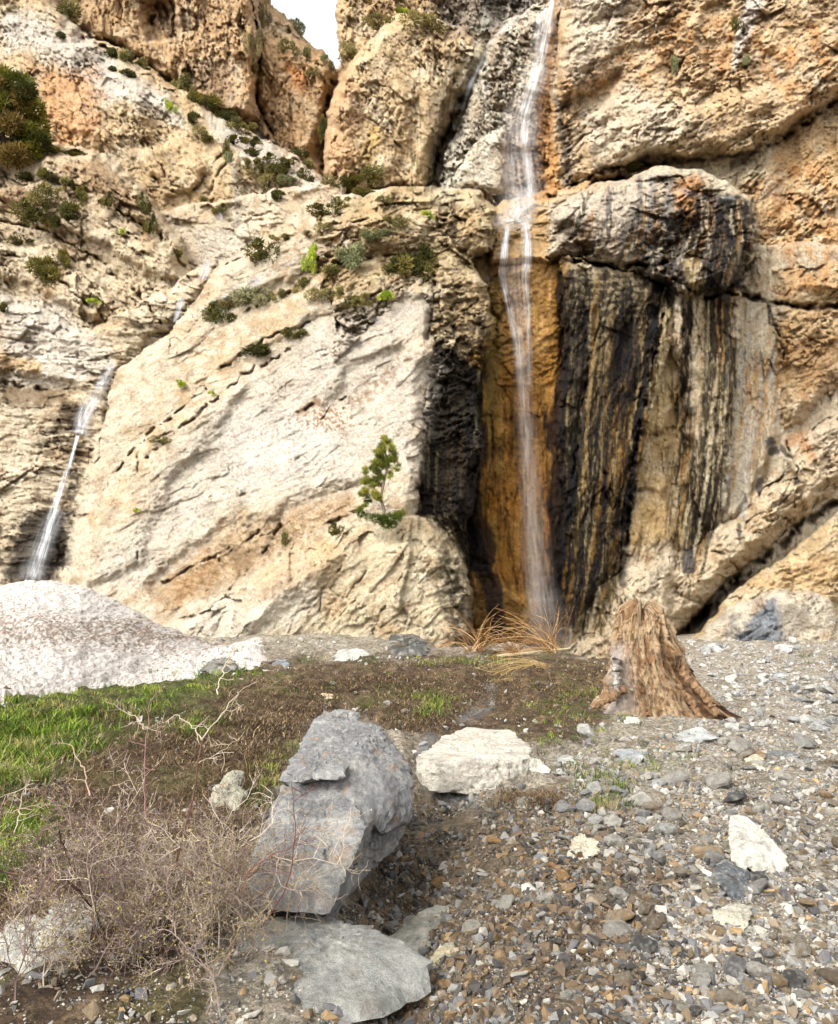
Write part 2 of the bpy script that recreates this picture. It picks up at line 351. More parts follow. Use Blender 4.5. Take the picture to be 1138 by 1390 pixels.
# cracks and crevices: line, half width px, metres deep
CR = [
 ([(345,30),(356,60),(348,110),(352,150),(372,185)], 3.5, 2.2), ([(450,110),(440,170),(437,235)], 3, 2.5),
 ([(662,70),(640,110),(618,150),(600,195),(586,240),(578,262)], 3.5, 2.0), ([(598,92),(618,112),(622,118)], 2, 1.0),
 ([(640,200),(622,230),(610,262)], 2, 1.0), ([(745,268),(800,240),(840,226),(900,222)], 4, 1.8), ([(900,222),(960,216),(1030,205),(1064,188)], 3, 1.2),
 ([(1064,188),(1100,162),(1140,135)], 3.5, 1.8), ([(860,228),(890,222),(905,215)], 5, 1.4), ([(770,205),(790,190),(812,172)], 3, 1.0),
 ([(744,350),(800,358),(860,362),(905,358)], 4, 2.2), ([(905,372),(960,405),(985,398)], 4, 2.0), ([(985,395),(1040,408),(1090,417),(1145,415)], 4, 2.0),
 ([(1040,410),(1048,440),(1062,460),(1070,500)], 2, .9), ([(868,588),(902,596)], 1.8, .8), ([(858,664),(898,672)], 1.2, .4),
 ([(925,862),(955,832),(985,800),(1010,778),(1035,760),(1060,740),(1090,712),(1138,680)], 6, 2.4),
 ([(920,868),(960,824),(1000,786)], 8, 2.0), ([(1010,712),(1020,725),(1040,722),(1058,700),(1066,690)], 2, .7), ([(1066,600),(1084,640),(1078,700),(1050,735)], 2, .8),
 ([(1018,690),(1030,702),(1048,708)], 1.8, .7), ([(960,745),(985,752),(1002,772)], 2, .7), ([(905,770),(930,775),(938,790)], 1.5, .5),
 ([(1062,700),(1082,716),(1100,690)], 2, .8), ([(580,470),(600,480),(612,500)], 3, .9), ([(600,330),(640,345),(668,348)], 3, 1.2), ([(592,360),(586,420),(580,460)], 3, 1.0),
 ([(600,290),(632,300),(640,320)], 2, .8), ([(565,280),(590,300),(610,298)], 2, .8),
 ([(290,365),(345,345),(420,310),(500,298)], 2.2, .8), ([(330,425),(400,392),(450,360),(520,345),(580,352)], 2.4, .9), ([(300,500),(360,462),(440,430),(520,392)], 2.2, .8),
 ([(200,620),(260,570),(330,510),(400,470)], 2.4, .8), ([(150,650),(200,590),(280,530)], 2.4, .8), ([(185,720),(188,760)], 1.5, .6),
 ([(320,675),(345,668),(368,674)], 2, .5), ([(405,560),(425,550),(432,540)], 2.4, .6), ([(430,575),(450,550),(470,538)], 1.6, .5), ([(470,555),(485,545)], 2, .4),
 ([(380,715),(366,740),(350,760),(310,800)], 2.6, .9), ([(440,715),(470,700),(490,690)], 3, 1.0), ([(300,760),(330,740),(352,720)], 2, .8), ([(210,800),(260,770),(310,745)], 2, .7),
 ([(545,720),(546,780),(536,812)], 1.4, .35), ([(530,812),(512,840),(508,870)], 1.4, .35), ([(500,770),(470,810)], 1.3, .3), ([(470,760),(440,800),(430,840)], 1.3, .3),
 ([(186,640),(190,600),(240,585)], 1.6, .5), ([(0,300),(60,310),(130,350),(190,400),(220,440)], 2.5, 1.2), ([(60,245),(110,255),(170,290),(215,320)], 2.5, 1.1),
 ([(190,280),(215,315),(220,325)], 3, 1.3), ([(0,345),(50,352),(100,395),(140,430)], 2, 1.0), ([(26,470),(45,474)], 1.2, .5), ([(0,520),(50,528),(100,530)], 3, .9),
 ([(240,345),(262,385)], 3, 1.0), ([(205,200),(230,250),(262,258)], 2, .9), ([(262,258),(300,212)], 1.6, .8), ([(310,215),(280,270)], 1.6, .7), ([(210,240),(225,258),(240,262)], 3, 1.0),
 ([(110,50),(170,75),(235,112),(300,152),(360,190),(420,230)], 3, 1.4), ([(215,0),(205,30),(212,52)], 5, 1.6), ([(225,10),(232,40)], 3, 1.2),
 ([(486,158),(492,175),(505,190)], 3, 1.2), ([(505,190),(495,210)], 2, .8), ([(820,640),(845,700),(842,760)], 2, .8), ([(800,480),(790,560),(778,650)], 2.4, .8),
 ([(905,400),(890,480),(872,560),(858,640),(850,740)], 4, 1.2), ([(930,420),(925,500),(912,580)], 2, .8),
]
for P, w, dep in CR:
    Pn = np.array(P, float); x0, y0 = Pn.min(0)-w*6-14; x1, y1 = Pn.max(0)+w*6+14
    iu = slice(np.searchsorted(UA, x0), np.searchsorted(UA, x1)); iv = slice(np.searchsorted(VA, y0), np.searchsorted(VA, y1))
    uu = U[iv,iu]; vv = V[iv,iu]
    d = -line_sdf(uu+5*fbm(uu/16, vv/16, 4, 91), vv+5*fbm(uu/16, vv/16, 4, 92), P, 0)
    ww = w*(.75+.6*np.clip(fbm(uu/25, vv/25, 2, 93)+.3, 0, 1))
    Z[iv, iu] -= .62*dep*np.exp(-(d/(ww*.8))**2)*(.12+.88*ss(-.25,.25,fbm(uu/20, vv/20, 3, 94)))
def relief(u, v, tx, k, dep):
    a = math.radians(-tx['ang']); sc = tx['sc']*38.0/dep*1.0
    x = (u*math.cos(a)+v*math.sin(a))/sc; y = (-u*math.sin(a)+v*math.cos(a))/sc
    x = x + 7*fbm(u/90, v/90, 2, k+50); y = y + 6*fbm(u/80, v/80, 2, k+60)
    x = x/tx['an']
    f1, e1 = facet(x/34, y/34, k+1, 1.1); f2, e2 = facet(x/15, y/15, k+2, 1.1); f3, e3 = facet(x/6.5, y/6.5, k+3, 1.0)
    f4, e4 = facet(x/3.3, y/3.0, k+15, 1.0)
    h = tx['a']*(.62*fbm(x/90, y/90, 3, k+4) + .16*ridged(x/42, y/30, 4, k+5))
    rough = ss(-.35, .35, fbm(u/80, v/80, 2, k+70))
    h = h + tx['f']*(.46*f1*(.3+.7*rough) + .28*f2*(.3+.8*rough) + .17*f3*(.4+.8*rough) + .07*f4 - .12*rough*np.exp(-(e1/.06)**2) - .09*np.exp(-(e2/.08)**2)*rough)
    h = h + .07*tx['f']*fbm(x/4.5, y/4.5, 3, k+6) + .03*ridged(x/9, y/7, 3, k+8)
    pit = ss(.28, .5, fbm(x/11, y/9, 3, k+12)); h = h - .24*pit*tx['f']*rough
    return h
for k, m_ in enumerate(MASS):
    s = ID == k
    if s.any(): Z[s] += relief(U[s], V[s], m_[4], 100*k, m_[2][0])
D = D - Z

# ---- mineral colours of the cliff, and some crevice shade painted in
COL = np.zeros(U.shape+(3,)); WET = np.zeros(U.shape)
for k, m_ in enumerate(MASS): COL[ID == k] = srgb(*m_[5])
v1 = fbm(U/60, V/60, 5, 201); v2 = fbm(U/24, V/30, 5, 202)
a_ = math.radians(-35); sx = U*math.cos(a_)+V*math.sin(a_); sy = -U*math.sin(a_)+V*math.cos(a_)
v3 = fbm(sx/50, sy/11, 4, 203)
def blend(w, c):
    w = np.clip(w, 0, 1)[..., None]; return w, srgb(*c)
def mixin(wt, c):
    global COL
    w_, c_ = blend(wt, c); COL = COL*(1-w_) + c_*w_
mixin(.45*ss(.05, .6, v1), (236,222,196)); mixin(.38*ss(.1, .6, -v1), (210,168,114))
mixin(.5*ss(.15, .6, v2), (240,222,190)); mixin(.4*ss(.1, .5, -v2), (176,140,96)); mixin(.34*ss(.1, .55, v3), (146,114,78))
def paint(shape, c, op=1.0, soft=8, edge=10, es=22, br=None, wet=0, w=None, seed=0, asp=1.0):
    """a patch of colour: filled outline (w None) or band (half width w) with a ragged edge; br = (dx, dy, lo, hi) breaks it into streaks"""
    P = np.array(shape, float); mw = 0 if w is None else np.max(w)
    x0, y0 = P.min(0)-mw-edge-soft-6; x1, y1 = P.max(0)+mw+edge+soft+6
    iu = slice(np.searchsorted(UA, x0), np.searchsorted(UA, x1)); iv = slice(np.searchsorted(VA, y0), np.searchsorted(VA, y1))
    u = U[iv,iu]; v = V[iv,iu]
    n = fbm(u/es, v/(es*asp), 4, 300+seed)
    d = (poly_sdf(u, v, P) if w is None else line_sdf(u+3*fbm(u/20,v/50,2,seed+5), v, P, w)) + edge*n
    t = ss(-soft, soft, d)*op
    if br:
        dx, dy, lo, hi = br; t = t*ss(lo, hi, fbm(u/dx, v/dy, 4, 400+seed)*.8+.5)
    t = t[..., None]; COL[iv,iu] = COL[iv,iu]*(1-t) + srgb(*c)*t
    if wet: WET[iv,iu] = np.maximum(WET[iv,iu], wet*t[...,0])
BK = (24,19,14); DB = (84,66,44); OC = (196,134,58); GO = (182,130,54)
# far wall
paint([(110,-30),(350,-30),(352,150),(240,110),(150,60)], (212,170,120), .5, 14, 20, 30, (10,40,.3,.8), seed=1)
paint([(350,40),(450,90),(460,150),(440,240),(360,180)], (220,184,138), .4, 14, 16, 24, seed=2)
paint([(390,85),(415,95),(412,125),(395,118)], (214,138,74), .7, 8, 8, 14, seed=3)
paint([(0,10),(90,30),(170,90),(230,130),(250,170),(140,130),(60,80),(0,60)], (232,226,216), .7, 16, 16, 30, seed=4)
paint([(40,90),(130,95),(140,190),(80,205),(60,150)], (222,160,104), .6, 18, 16, 20, seed=5)
paint([(280,150),(360,185),(440,240),(430,262),(360,240),(290,185)], (226,218,204), .75, 10, 12, 14, seed=6)
paint([(318,220),(324,300)], (176,170,160), .6, 3, 3, 10, w=[5,4], seed=7, wet=.4)
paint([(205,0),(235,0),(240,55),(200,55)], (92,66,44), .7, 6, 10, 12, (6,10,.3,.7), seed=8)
paint([(250,120),(290,150),(330,150),(300,90),(260,80)], (150,124,98), .5, 14, 16, 16, seed=9)
# wet ledge between fall steps, left
paint([(262,310),(335,305),(340,335),(300,355),(270,350)], (228,216,196), .7, 8, 6, 14, seed=10, wet=.3)
# pillar
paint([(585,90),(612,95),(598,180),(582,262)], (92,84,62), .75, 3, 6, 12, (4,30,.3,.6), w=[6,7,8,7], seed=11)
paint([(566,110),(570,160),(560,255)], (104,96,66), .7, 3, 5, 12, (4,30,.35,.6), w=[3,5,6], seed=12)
paint([(610,80),(655,75),(640,110),(622,118)], (120,96,60), .8, 6, 5, 12, seed=13)
paint([(505,170),(520,180),(500,225),(490,215)], (226,186,104), .6, 8, 6, 12, seed=14)
paint([(440,120),(490,110),(480,250),(440,255)], (222,170,122), .5, 16, 10, 20, seed=15)
# recess by the upper fall
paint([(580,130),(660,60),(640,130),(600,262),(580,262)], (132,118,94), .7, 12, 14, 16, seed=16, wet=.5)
paint([(580,-20),(740,-20),(700,20),(650,50),(600,40)], (150,146,142), .7, 12, 14, 12, seed=17, wet=.3)
paint([(655,70),(700,60),(705,120),(680,190),(655,150)], (112,96,74), .6, 6, 16, 8, (6,8,.35,.65), seed=18)
paint([(655,30),(640,110),(625,180),(605,262)], (216,212,190), .5, 10, 5, 16, w=[8,9,12,10], seed=19, wet=.4)
paint([(752,0),(748,60),(742,120),(738,180),(742,255)], (214,150,70), .8, 6, 6, 16, w=[7,7,8,12,18], seed=20, wet=.6)
paint([(680,190),(700,150),(735,170),(740,270),(690,272),(675,240)], (168,140,110), .7, 10, 8, 16, seed=21, wet=.6)
paint([(745,110),(790,100),(800,140),(796,190),(770,200),(760,150)], (132,104,72), .7, 10, 12, 12, (8,14,.3,.6), seed=22)
paint([(752,130),(768,200),(772,250)], (120,116,116), .6, 4, 6, 12, w=[5,6,5], seed=23, wet=.4)
# right wall
for i_, P_ in enumerate([[(850,20),(1000,30),(1010,110),(900,100)], [(1000,60),(1138,20),(1138,120),(1020,140)], [(1000,230),(1138,200),(1138,330),(1060,330)], [(1060,330),(1138,330),(1138,420),(1050,400)], [(770,110),(850,60),(890,90),(820,150)]]):
    paint(P_, (216,154,88), .6, 26, 28, 26, (18,22,.25,.8), seed=30+i_)
paint([(770,-20),(870,-20),(840,60),(780,110),(770,60)], (236,224,202), .65, 18, 14, 30, seed=36)
paint([(790,150),(860,110),(960,170),(900,205),(810,225),(790,190)], (238,224,200), .6, 16, 16, 24, seed=37)
paint([(1030,-10),(1015,30),(1003,60),(996,95)], (236,222,206), .95, 3, 2, 14, w=[11,11,7,3], seed=38)
paint([(960,180),(1060,180),(1060,195),(980,212),(900,216)], (120,96,58), .45, 8, 8, 14, (12,8,.3,.7), seed=39)
paint([(800,225),(900,212),(960,214),(900,224),(810,238)], (70,58,34), .6, 4, 5, 10, (8,5,.3,.6), seed=40)  # dark tone along the crevice under the upper wall
paint([(905,225),(1000,210),(1050,200),(1040,240),(980,260),(940,235)], (232,218,186), .8, 10, 10, 14, seed=41)
for i_, x_ in enumerate([(925,222,255),(938,220,262),(950,222,250),(1008,205,228),(1025,208,222)]):
    paint([(x_[0],x_[1]),(x_[0]+3,x_[2])], (110,106,96), .6, 3, 3, 8, w=[3,2], seed=45+i_)
paint([(1000,100),(1030,105),(1040,200),(1020,390),(1010,250)], (232,208,166), .35, 14, 14, 16, seed=51)
# dome: pale left, tan middle, black right
paint([(750,275),(900,235),(905,290),(850,330),(750,345)], (214,200,180), .75, 14, 12, 14, seed=52)
paint([(752,300),(800,290),(870,310),(850,355),(755,350)], (104,86,64), .8, 8, 16, 9, (12,6,.3,.7), seed=53, wet=.2)
paint([(845,300),(910,270),(920,350),(900,400),(850,365)], (84,78,74), .85, 8, 16, 9, (7,12,.25,.65), seed=54, wet=.5)
for i_, (x_, w_) in enumerate([(868,3),(885,4),(908,5)]):
    paint([(x_,240),(x_+2,330)], (128,126,128), .6, 3, 3, 12, w=[w_,w_+2], seed=55+i_, wet=.3)
paint([(918,240),(955,240),(960,300),(920,310)], (206,140,76), .75, 8, 8, 12, seed=58, wet=.3)
paint([(952,255),(1018,272),(1026,320),(1012,385),(975,400),(950,385),(955,300)], BK, .82, 7, 16, 8, seed=59, wet=.5)
paint([(915,310),(960,290),(960,350),(940,350)], (70,54,34), .85, 6, 8, 10, (5,14,.2,.6), seed=60, wet=.3)
paint([(925,258),(965,272),(1000,268)], (150,150,156), .6, 4, 4, 12, w=[3,4,3], seed=61, wet=.3)
paint([(935,335),(952,342),(958,380),(940,400),(928,370)], (226,206,160), .8, 4, 4, 10, seed=62)
# wall behind the fall
paint([(640,480),(768,350),(770,480),(760,620),(750,900),(640,900)], GO, .9, 10, 8, 20, seed=63, wet=.6)
paint([(670,355),(745,355),(740,480),(680,480)], (214,166,96), .8, 10, 8, 16, seed=64, wet=.6)
paint([(655,480),(668,620),(672,760)], (150,124,60), .6, 6, 6, 18, w=[12,14,16], seed=65, wet=.3)
paint([(665,640),(720,640),(720,790),(690,790),(640,760)], (190,126,44), .8, 12, 10, 16, (6,50,.2,.7), seed=66, wet=.6)
paint([(690,560),(745,520),(745,640),(700,640)], (150,96,34), .6, 12, 10, 14, (30,6,.3,.7), seed=67, wet=.6)
paint([(735,640),(755,640),(760,880),(720,880)], (96,72,46), .8, 8, 8, 16, seed=68, wet=.6)
paint([(640,790),(720,800),(760,830),(760,900),(620,900)], (92,70,34), .7, 10, 10, 16, seed=69, wet=.5)
paint([(700,800),(720,820),(712,840)], (214,168,80), .8, 4, 5, 9, w=[7,9,3], seed=70, wet=.4)
# left black curtain
paint([(588,455),(610,470),(650,500),(655,600),(645,700),(660,770),(640,780),(610,720),(570,695),(566,660),(576,600),(582,520)], BK, .96, 5, 9, 11, seed=71, wet=.3)
paint([(575,370),(600,430),(640,480),(665,500),(655,440),(665,400)], (112,88,58), .65, 10, 18, 10, (10,10,.3,.65), seed=72)
paint([(592,440),(660,430),(668,500),(610,490)], (56,45,32), .8, 6, 14, 10, (10,10,.25,.6), seed=73, wet=.3)
paint([(652,505),(648,580),(645,660)], (168,166,140), .8, 2, 2, 12, w=[3,3,2], seed=74)
paint([(566,560),(585,560),(575,690)], (70,58,40), .7, 5, 12, 9, (7,9,.35,.6), seed=75)
paint([(590,268),(630,285),(620,330),(600,330)], (70,56,40), .8, 3, 10, 8, (10,10,.4,.6), seed=76)
paint([(575,260),(660,262),(665,285),(600,280)], (226,208,170), .6, 8, 8, 14, seed=77)
# right black curtains
paint([(766,360),(900,380),(905,420),(880,500),(862,600),(850,700),(830,780),(790,840),(760,880),(752,800),(765,700),(757,600),(768,470)], (58,47,34), .93, 6, 10, 12, seed=78, wet=.35)
paint([(768,362),(870,375),(880,440),(780,470)], (196,178,140), .5, 6, 18, 9, (14,6,.42,.62), seed=79)
for i_, (P_, w_, c_) in enumerate([([(778,470),(776,560),(768,640)], 4, (150,140,104)), ([(806,540),(800,610),(790,680),(776,740)], 6, (186,162,104)), ([(846,600),(832,660),(826,740)], 4, (170,130,70)),
      ([(812,660),(800,760)], 5, (196,160,96)), ([(850,440),(835,520),(826,580)], 3, (120,92,52)), ([(790,700),(785,770),(760,800)], 5, (140,118,72)), ([(838,740),(826,800),(815,850)], 8, (206,172,112))]):
    paint(P_, c_, .85, 3, 4, 10, (8,30,.2,.55), w=w_, seed=80+i_)
paint([(905,395),(890,470),(868,570),(852,680),(846,790)], (34,27,19), .96, 3, 4, 14, w=[14,12,11,8,6], seed=90, wet=.3)
paint([(938,400),(934,450),(928,520),(918,580)], (40,33,24), .9, 3, 5, 12, (5,30,.15,.5), w=[12,8,6,3], seed=91)
paint([(905,420),(900,500),(888,590)], (222,200,150), .8, 4, 6, 12, (5,40,.25,.6), w=[4,10,12], seed=92)
paint([(975,400),(978,500),(972,600),(960,690),(952,730)], (40,33,24), .95, 4, 7, 12, w=[24,22,20,22,12], seed=93, wet=.2)
paint([(935,560),(938,620),(935,680),(945,740)], (48,40,30), .85, 4, 8, 12, (6,40,.2,.55), w=[8,16,20,14], seed=94)
paint([(955,420),(953,560),(948,680)], (160,140,98), .75, 2, 3, 10, (4,40,.3,.6), w=3, seed=95)
paint([(998,440),(996,560),(985,680)], (236,226,200), .7, 6, 6, 16, (5,60,.25,.7), w=[7,9,9], seed=96)
for i_, (x0_, y0_, y1_, w_, c_) in enumerate([(1012,480,700,5,(200,196,190)),(1030,500,640,6,(214,160,88)),(1042,540,660,4,(176,150,112)),(1024,600,690,4,(204,140,66)),(1052,560,640,4,(190,170,140)),(1068,440,520,8,(222,170,100))]):
    paint([(x0_,y0_),(x0_-3,y1_)], c_, .75, 3, 4, 10, (4,50,.25,.6), w=w_, seed=97+i_)
paint([(980,380),(1012,392),(1040,410),(1100,420),(1138,416)], (50,38,24), .7, 3, 4, 9, w=[9,4,2,2,2], seed=104)  # dark line along the lip of the overhang
paint([(1044,412),(1052,440),(1068,462),(1070,500)], (60,48,34), .75, 1.5, 2, 10, w=[2,3,2,1], seed=105)  # dark line down the crack below it
paint([(1080,560),(1138,500),(1138,640),(1090,600)], (228,206,178), .6, 14, 10, 20, seed=106)
paint([(1070,600),(1090,590),(1100,620)], (216,146,76), .6, 6, 6, 12, w=6, seed=107)
paint([(1060,470),(1138,450),(1138,520),(1090,540)], (182,136,84), .6, 14, 12, 16, seed=108)
def streaks(Lc, Rc, n_, cols_, seed, wr=(1.0,4.0), lr=(.15,.5), op=.85, wet=.2):
    r_ = np.random.default_rng(seed); Lc = np.array(Lc, float); Rc = np.array(Rc, float); tl = np.linspace(0, 1, len(Lc)); tr_ = np.linspace(0, 1, len(Rc)); p_ = np.array([c[1] for c in cols_]); p_ = p_/p_.sum()
    for k_ in range(n_):
        a = r_.uniform(0, 1); ln_ = r_.uniform(*lr); t0 = r_.uniform(-.05, 1-ln_*.6); ts = np.clip(np.linspace(t0, t0+ln_, 7), 0, 1)
        a_s = a + np.cumsum(r_.normal(0, .006, 7))
        X_ = np.interp(ts, tl, Lc[:,0])*(1-a_s)+np.interp(ts, tr_, Rc[:,0])*a_s; Y_ = np.interp(ts, tl, Lc[:,1])*(1-a_s)+np.interp(ts, tr_, Rc[:,1])*a_s
        w_ = r_.uniform(*wr)*np.sin(np.linspace(.25, 3.0, 7))**.6; c_ = cols_[r_.choice(len(cols_), p=p_)][0]
        paint(list(zip(X_, Y_)), c_, op*r_.uniform(.6, 1), 1.1, 2.2, 7, (3.5, 26, .15, .55), w=w_, seed=5000+seed*200+k_, wet=wet)
LcR = [(770,362),(764,480),(758,600),(765,700),(756,800),(752,880)]; RcR = [(905,392),(900,460),(880,560),(862,660),(846,760),(815,860)]
streaks(LcR, RcR, 170, [((18,15,11),11),((46,37,26),3),((170,146,102),1.5),((140,104,54),1.2),((204,186,146),.6)], 1, (1.2,5))
streaks([(930,405),(930,500),(922,600),(905,690),(900,760)], [(1000,405),(1000,500),(990,600),(975,700),(950,790)], 90, [((34,28,20),3),((222,204,166),3),((96,80,56),1.5),((190,150,96),1.2)], 2, (1,3.4))
streaks([(655,480),(655,600),(655,720),(680,800)], [(758,480),(752,600),(756,720),(758,860)], 70, [((120,78,30),2),((206,138,56),2),((90,64,34),1.6),((222,170,96),.8)], 3, (1,4), wet=.5)
streaks([(578,470),(574,600),(572,690),(640,780)], [(655,500),(652,600),(648,690),(668,780)], 60, [((26,21,16),4),((84,70,50),1.4),((150,134,104),.8)], 4, (1,3))
streaks([(665,355),(672,480)], [(748,355),(745,480)], 26, [((150,104,52),2),((230,190,130),2)], 5, (1,3), wet=.5)
streaks([(1000,430),(1000,560),(985,690)], [(1060,440),(1056,540),(1020,690)], 46, [((236,222,194),2),((214,160,90),1.6),((160,142,112),1.6),((206,200,190),1)], 6, (1,4))
paint([(850,338),(905,300),(960,262),(1020,276),(1024,330),(1004,385),(930,402),(868,372)], BK, .88, 5, 15, 9, (9,12,.12,.5), seed=170, wet=.4)
paint([(926,345),(950,345),(956,385),(938,398)], (216,192,146), .8, 4, 6, 9, seed=171)
streaks([(940,255),(945,320),(935,390)], [(1022,275),(1020,330),(1000,385)], 40, [((24,20,16),3),((110,92,70),2),((160,120,70),1),((190,176,150),.8)], 9, (1,3.5), (.3,.9))
streaks([(800,250),(790,300),(770,345)], [(1020,275),(1018,330),(1000,385)], 60, [((40,34,28),2),((120,112,108),1.4),((222,206,176),1.2),((160,118,66),1)], 7, (1,4), (.3,.8))
streaks([(600,20),(610,130),(590,262)], [(745,20),(752,130),(745,262)], 46, [((104,92,76),2),((232,224,204),2),((170,130,84),1)], 8, (1,3.5), (.2,.5), .6)
paint([(762,372),(768,480),(750,600),(762,720),(748,860)], (36,29,20), .92, 3, 11, 18, w=[5,7,12,10,18], seed=160, wet=.4, asp=3)
paint([(660,470),(652,600),(640,700),(668,800),(680,860)], (40,32,21), .9, 4, 12, 18, w=[4,9,16,14,14], seed=161, wet=.4, asp=3)
paint([(676,380),(672,470),(668,560)], (146,122,62), .75, 4, 9, 12, w=[5,9,10], seed=162, asp=2)
paint([(690,560),(740,575),(735,600),(690,590)], (104,70,32), .6, 6, 10, 10, seed=163, wet=.5)
paint([(670,600),(700,590),(700,610),(670,620)], (96,64,28), .6, 5, 9, 9, seed=164, wet=.5)
# lower right marks
for i_, (P_, w_) in enumerate([([(932,748),(936,760),(934,772)],[4,8,9]), ([(886,778),(887,792),(885,804)],[2,5,3]), ([(900,750),(899,780)],[1,2]), ([(1078,648),(1084,655)],[3,3]), ([(1045,600),(1050,612)],[7,7]), ([(1062,606),(1066,618)],[3,3]), ([(1003,715),(1006,735)],[4,2]), ([(1033,652),(1030,668)],[4,4])]):
    paint(P_, (74,72,74), .85, 2, 3, 8, w=w_, seed=110+i_)
paint([(838,800),(846,800),(862,810),(862,840),(838,840)], (60,50,36), .8, 3, 8, 8, (4,14,.3,.55), seed=120)
paint([(800,800),(822,770),(836,780),(830,850),(815,860)], (64,54,38), .75, 4, 10, 8, (6,14,.3,.6), seed=121)
paint([(850,745),(905,740),(910,850),(850,840)], (232,214,184), .6, 12, 10, 18, seed=122)
paint([(870,755),(890,750),(880,770)], (206,160,110), .6, 8, 8, 12, seed=123)
paint([(1020,840),(1048,812),(1060,830),(1065,880),(1000,885),(1005,860)], (132,140,150), .9, 6, 10, 10, seed=124)
paint([(1055,820),(1100,825),(1110,850),(1060,870)], (150,140,126), .6, 6, 12, 9, seed=125)
paint([(985,840),(1005,835),(1010,870),(985,875)], (120,124,130), .7, 5, 8, 8, (8,8,.3,.6), seed=126)
paint([(1000,800),(1138,740),(1138,800),(1050,800)], (216,178,124), .6, 14, 12, 16, seed=127)
paint([(920,868),(960,828),(1010,780)], (60,44,26), .7, 4, 4, 10, w=[10,7,3], seed=128)  # shade of the crack under the ledge, painted into the colour
# pale slab
paint([(430,430),(520,400),(585,400),(560,470),(590,500),(560,640),(480,660),(400,680),(300,690),(200,800),(120,800),(200,680),(240,600),(330,530)], (220,209,192), .8, 26, 18, 40, seed=130)
paint([(300,570),(420,560),(470,600),(400,650),(310,640)], (230,222,208), .7, 26, 18, 30, seed=131)
paint([(355,375),(290,410),(270,430),(320,400),(420,345),(470,330)], (206,206,204), .7, 8, 8, 20, seed=132)
paint([(465,545),(520,505),(560,470),(585,455),(580,475),(545,495),(520,530),(490,552)], (156,124,90), .75, 10, 18, 14, (9,9,.3,.65), seed=133)
paint([(405,560),(430,545)], (150,110,70), .8, 3, 3, 8, w=[4,5], seed=134)
paint([(400,570),(440,545),(480,560),(470,590),(420,580)], (160,116,72), .8, 3, 14, 6, (5,5,.5,.6), seed=135)
paint([(200,800),(240,770),(300,725),(380,700),(430,680),(500,665),(480,695),(400,740),(300,800),(225,840)], (182,146,104), .75, 14, 16, 14, seed=136)
paint([(230,790),(300,735),(380,708),(480,680),(430,720),(300,790),(240,825)], (222,200,164), .7, 8, 16, 9, (12,7,.4,.65), seed=155)
paint([(230,790),(300,735),(380,708),(480,680),(430,720),(300,790),(240,825)], (120,94,64), .6, 8, 16, 9, (9,6,.5,.7), seed=156)
paint([(310,740),(345,748),(340,775),(318,780)], (138,112,80), .7, 6, 6, 10, seed=137)
paint([(230,790),(290,760),(300,790),(240,820)], (160,118,70), .5, 8, 10, 12, seed=138)
paint([(270,460),(430,380),(560,370),(580,395),(460,410),(380,460),(300,520),(200,640),(140,700),(180,600)], (206,176,132), .6, 16, 16, 16, (20,12,.25,.7), seed=139)
paint([(400,300),(560,290),(570,360),(440,370),(350,410),(380,350)], (182,150,108), .65, 14, 14, 14, (14,12,.3,.7), seed=140)
# left
paint([(0,400),(80,410),(150,480),(150,510),(60,530),(0,510)], (234,224,208), .75, 14, 12, 24, seed=141)
paint([(0,478),(50,490),(60,505),(0,505)], (220,176,110), .7, 6, 8, 14, seed=142)
paint([(0,520),(100,530),(90,545),(40,555),(0,550)], (124,98,66), .75, 6, 10, 12, seed=143)
paint([(90,545),(125,555),(120,600),(105,640),(95,720),(70,800),(10,800),(10,760),(30,710),(60,650),(50,590)], (104,84,62), .85, 12, 16, 14, (30,6,.2,.65), seed=144, wet=.4)
paint([(30,700),(75,690),(90,700),(95,760),(60,800),(5,790),(10,760)], (58,50,42), .9, 8, 12, 10, seed=145, wet=.5)
paint([(95,590),(112,600),(105,660),(100,720),(90,700)], (72,62,50), .8, 6, 10, 9, (8,8,.2,.6), seed=146, wet=.4)
paint([(85,545),(118,550),(105,590),(80,560)], (60,46,30), .85, 4, 6, 9, seed=147, wet=.4)
paint([(85,225),(140,215),(170,250),(215,310),(200,320),(140,270),(90,245)], (176,140,98), .7, 8, 10, 14, seed=148)
paint([(0,250),(50,255),(60,285),(0,290)], (158,118,76), .6, 8, 8, 12, seed=149)
paint([(120,325),(150,320),(150,355),(132,352)], (140,118,98), .6, 5, 5, 10, seed=150)
# shoulder
paint([(210,860),(330,800),(420,760),(430,830),(330,880),(220,900)], (240,230,212), .65, 16, 16, 20, seed=151)
paint([(360,770),(440,735),(460,760),(400,800),(330,830)], (216,176,128), .55, 12, 12, 16, seed=152)
paint([(590,735),(625,755),(636,800),(640,860),(640,895),(610,895),(600,820)], (86,74,54), .85, 8, 16, 9, (12,9,.28,.6), seed=153)
paint([(560,705),(600,720),(620,745),(590,740)], (150,130,96), .5, 6, 8, 10, seed=154)
# fine dark freckles everywhere
fr = fbm(U/5.5, V/5.5, 2, 210); _lum = np.clip(COL.mean(-1)*4-.25, 0, 1); mixin(.5*ss(.42, .6, fr)*ss(-.1, .5, fbm(U/60, V/60, 2, 211)), (96,72,48))
fr = fbm(U/3.2, V/4.2, 2, 212); mixin(_lum*.2*ss(.25, .6, fr), (120,92,62)); mixin(_lum*.25*ss(.25, .6, -fr), (250,240,220))

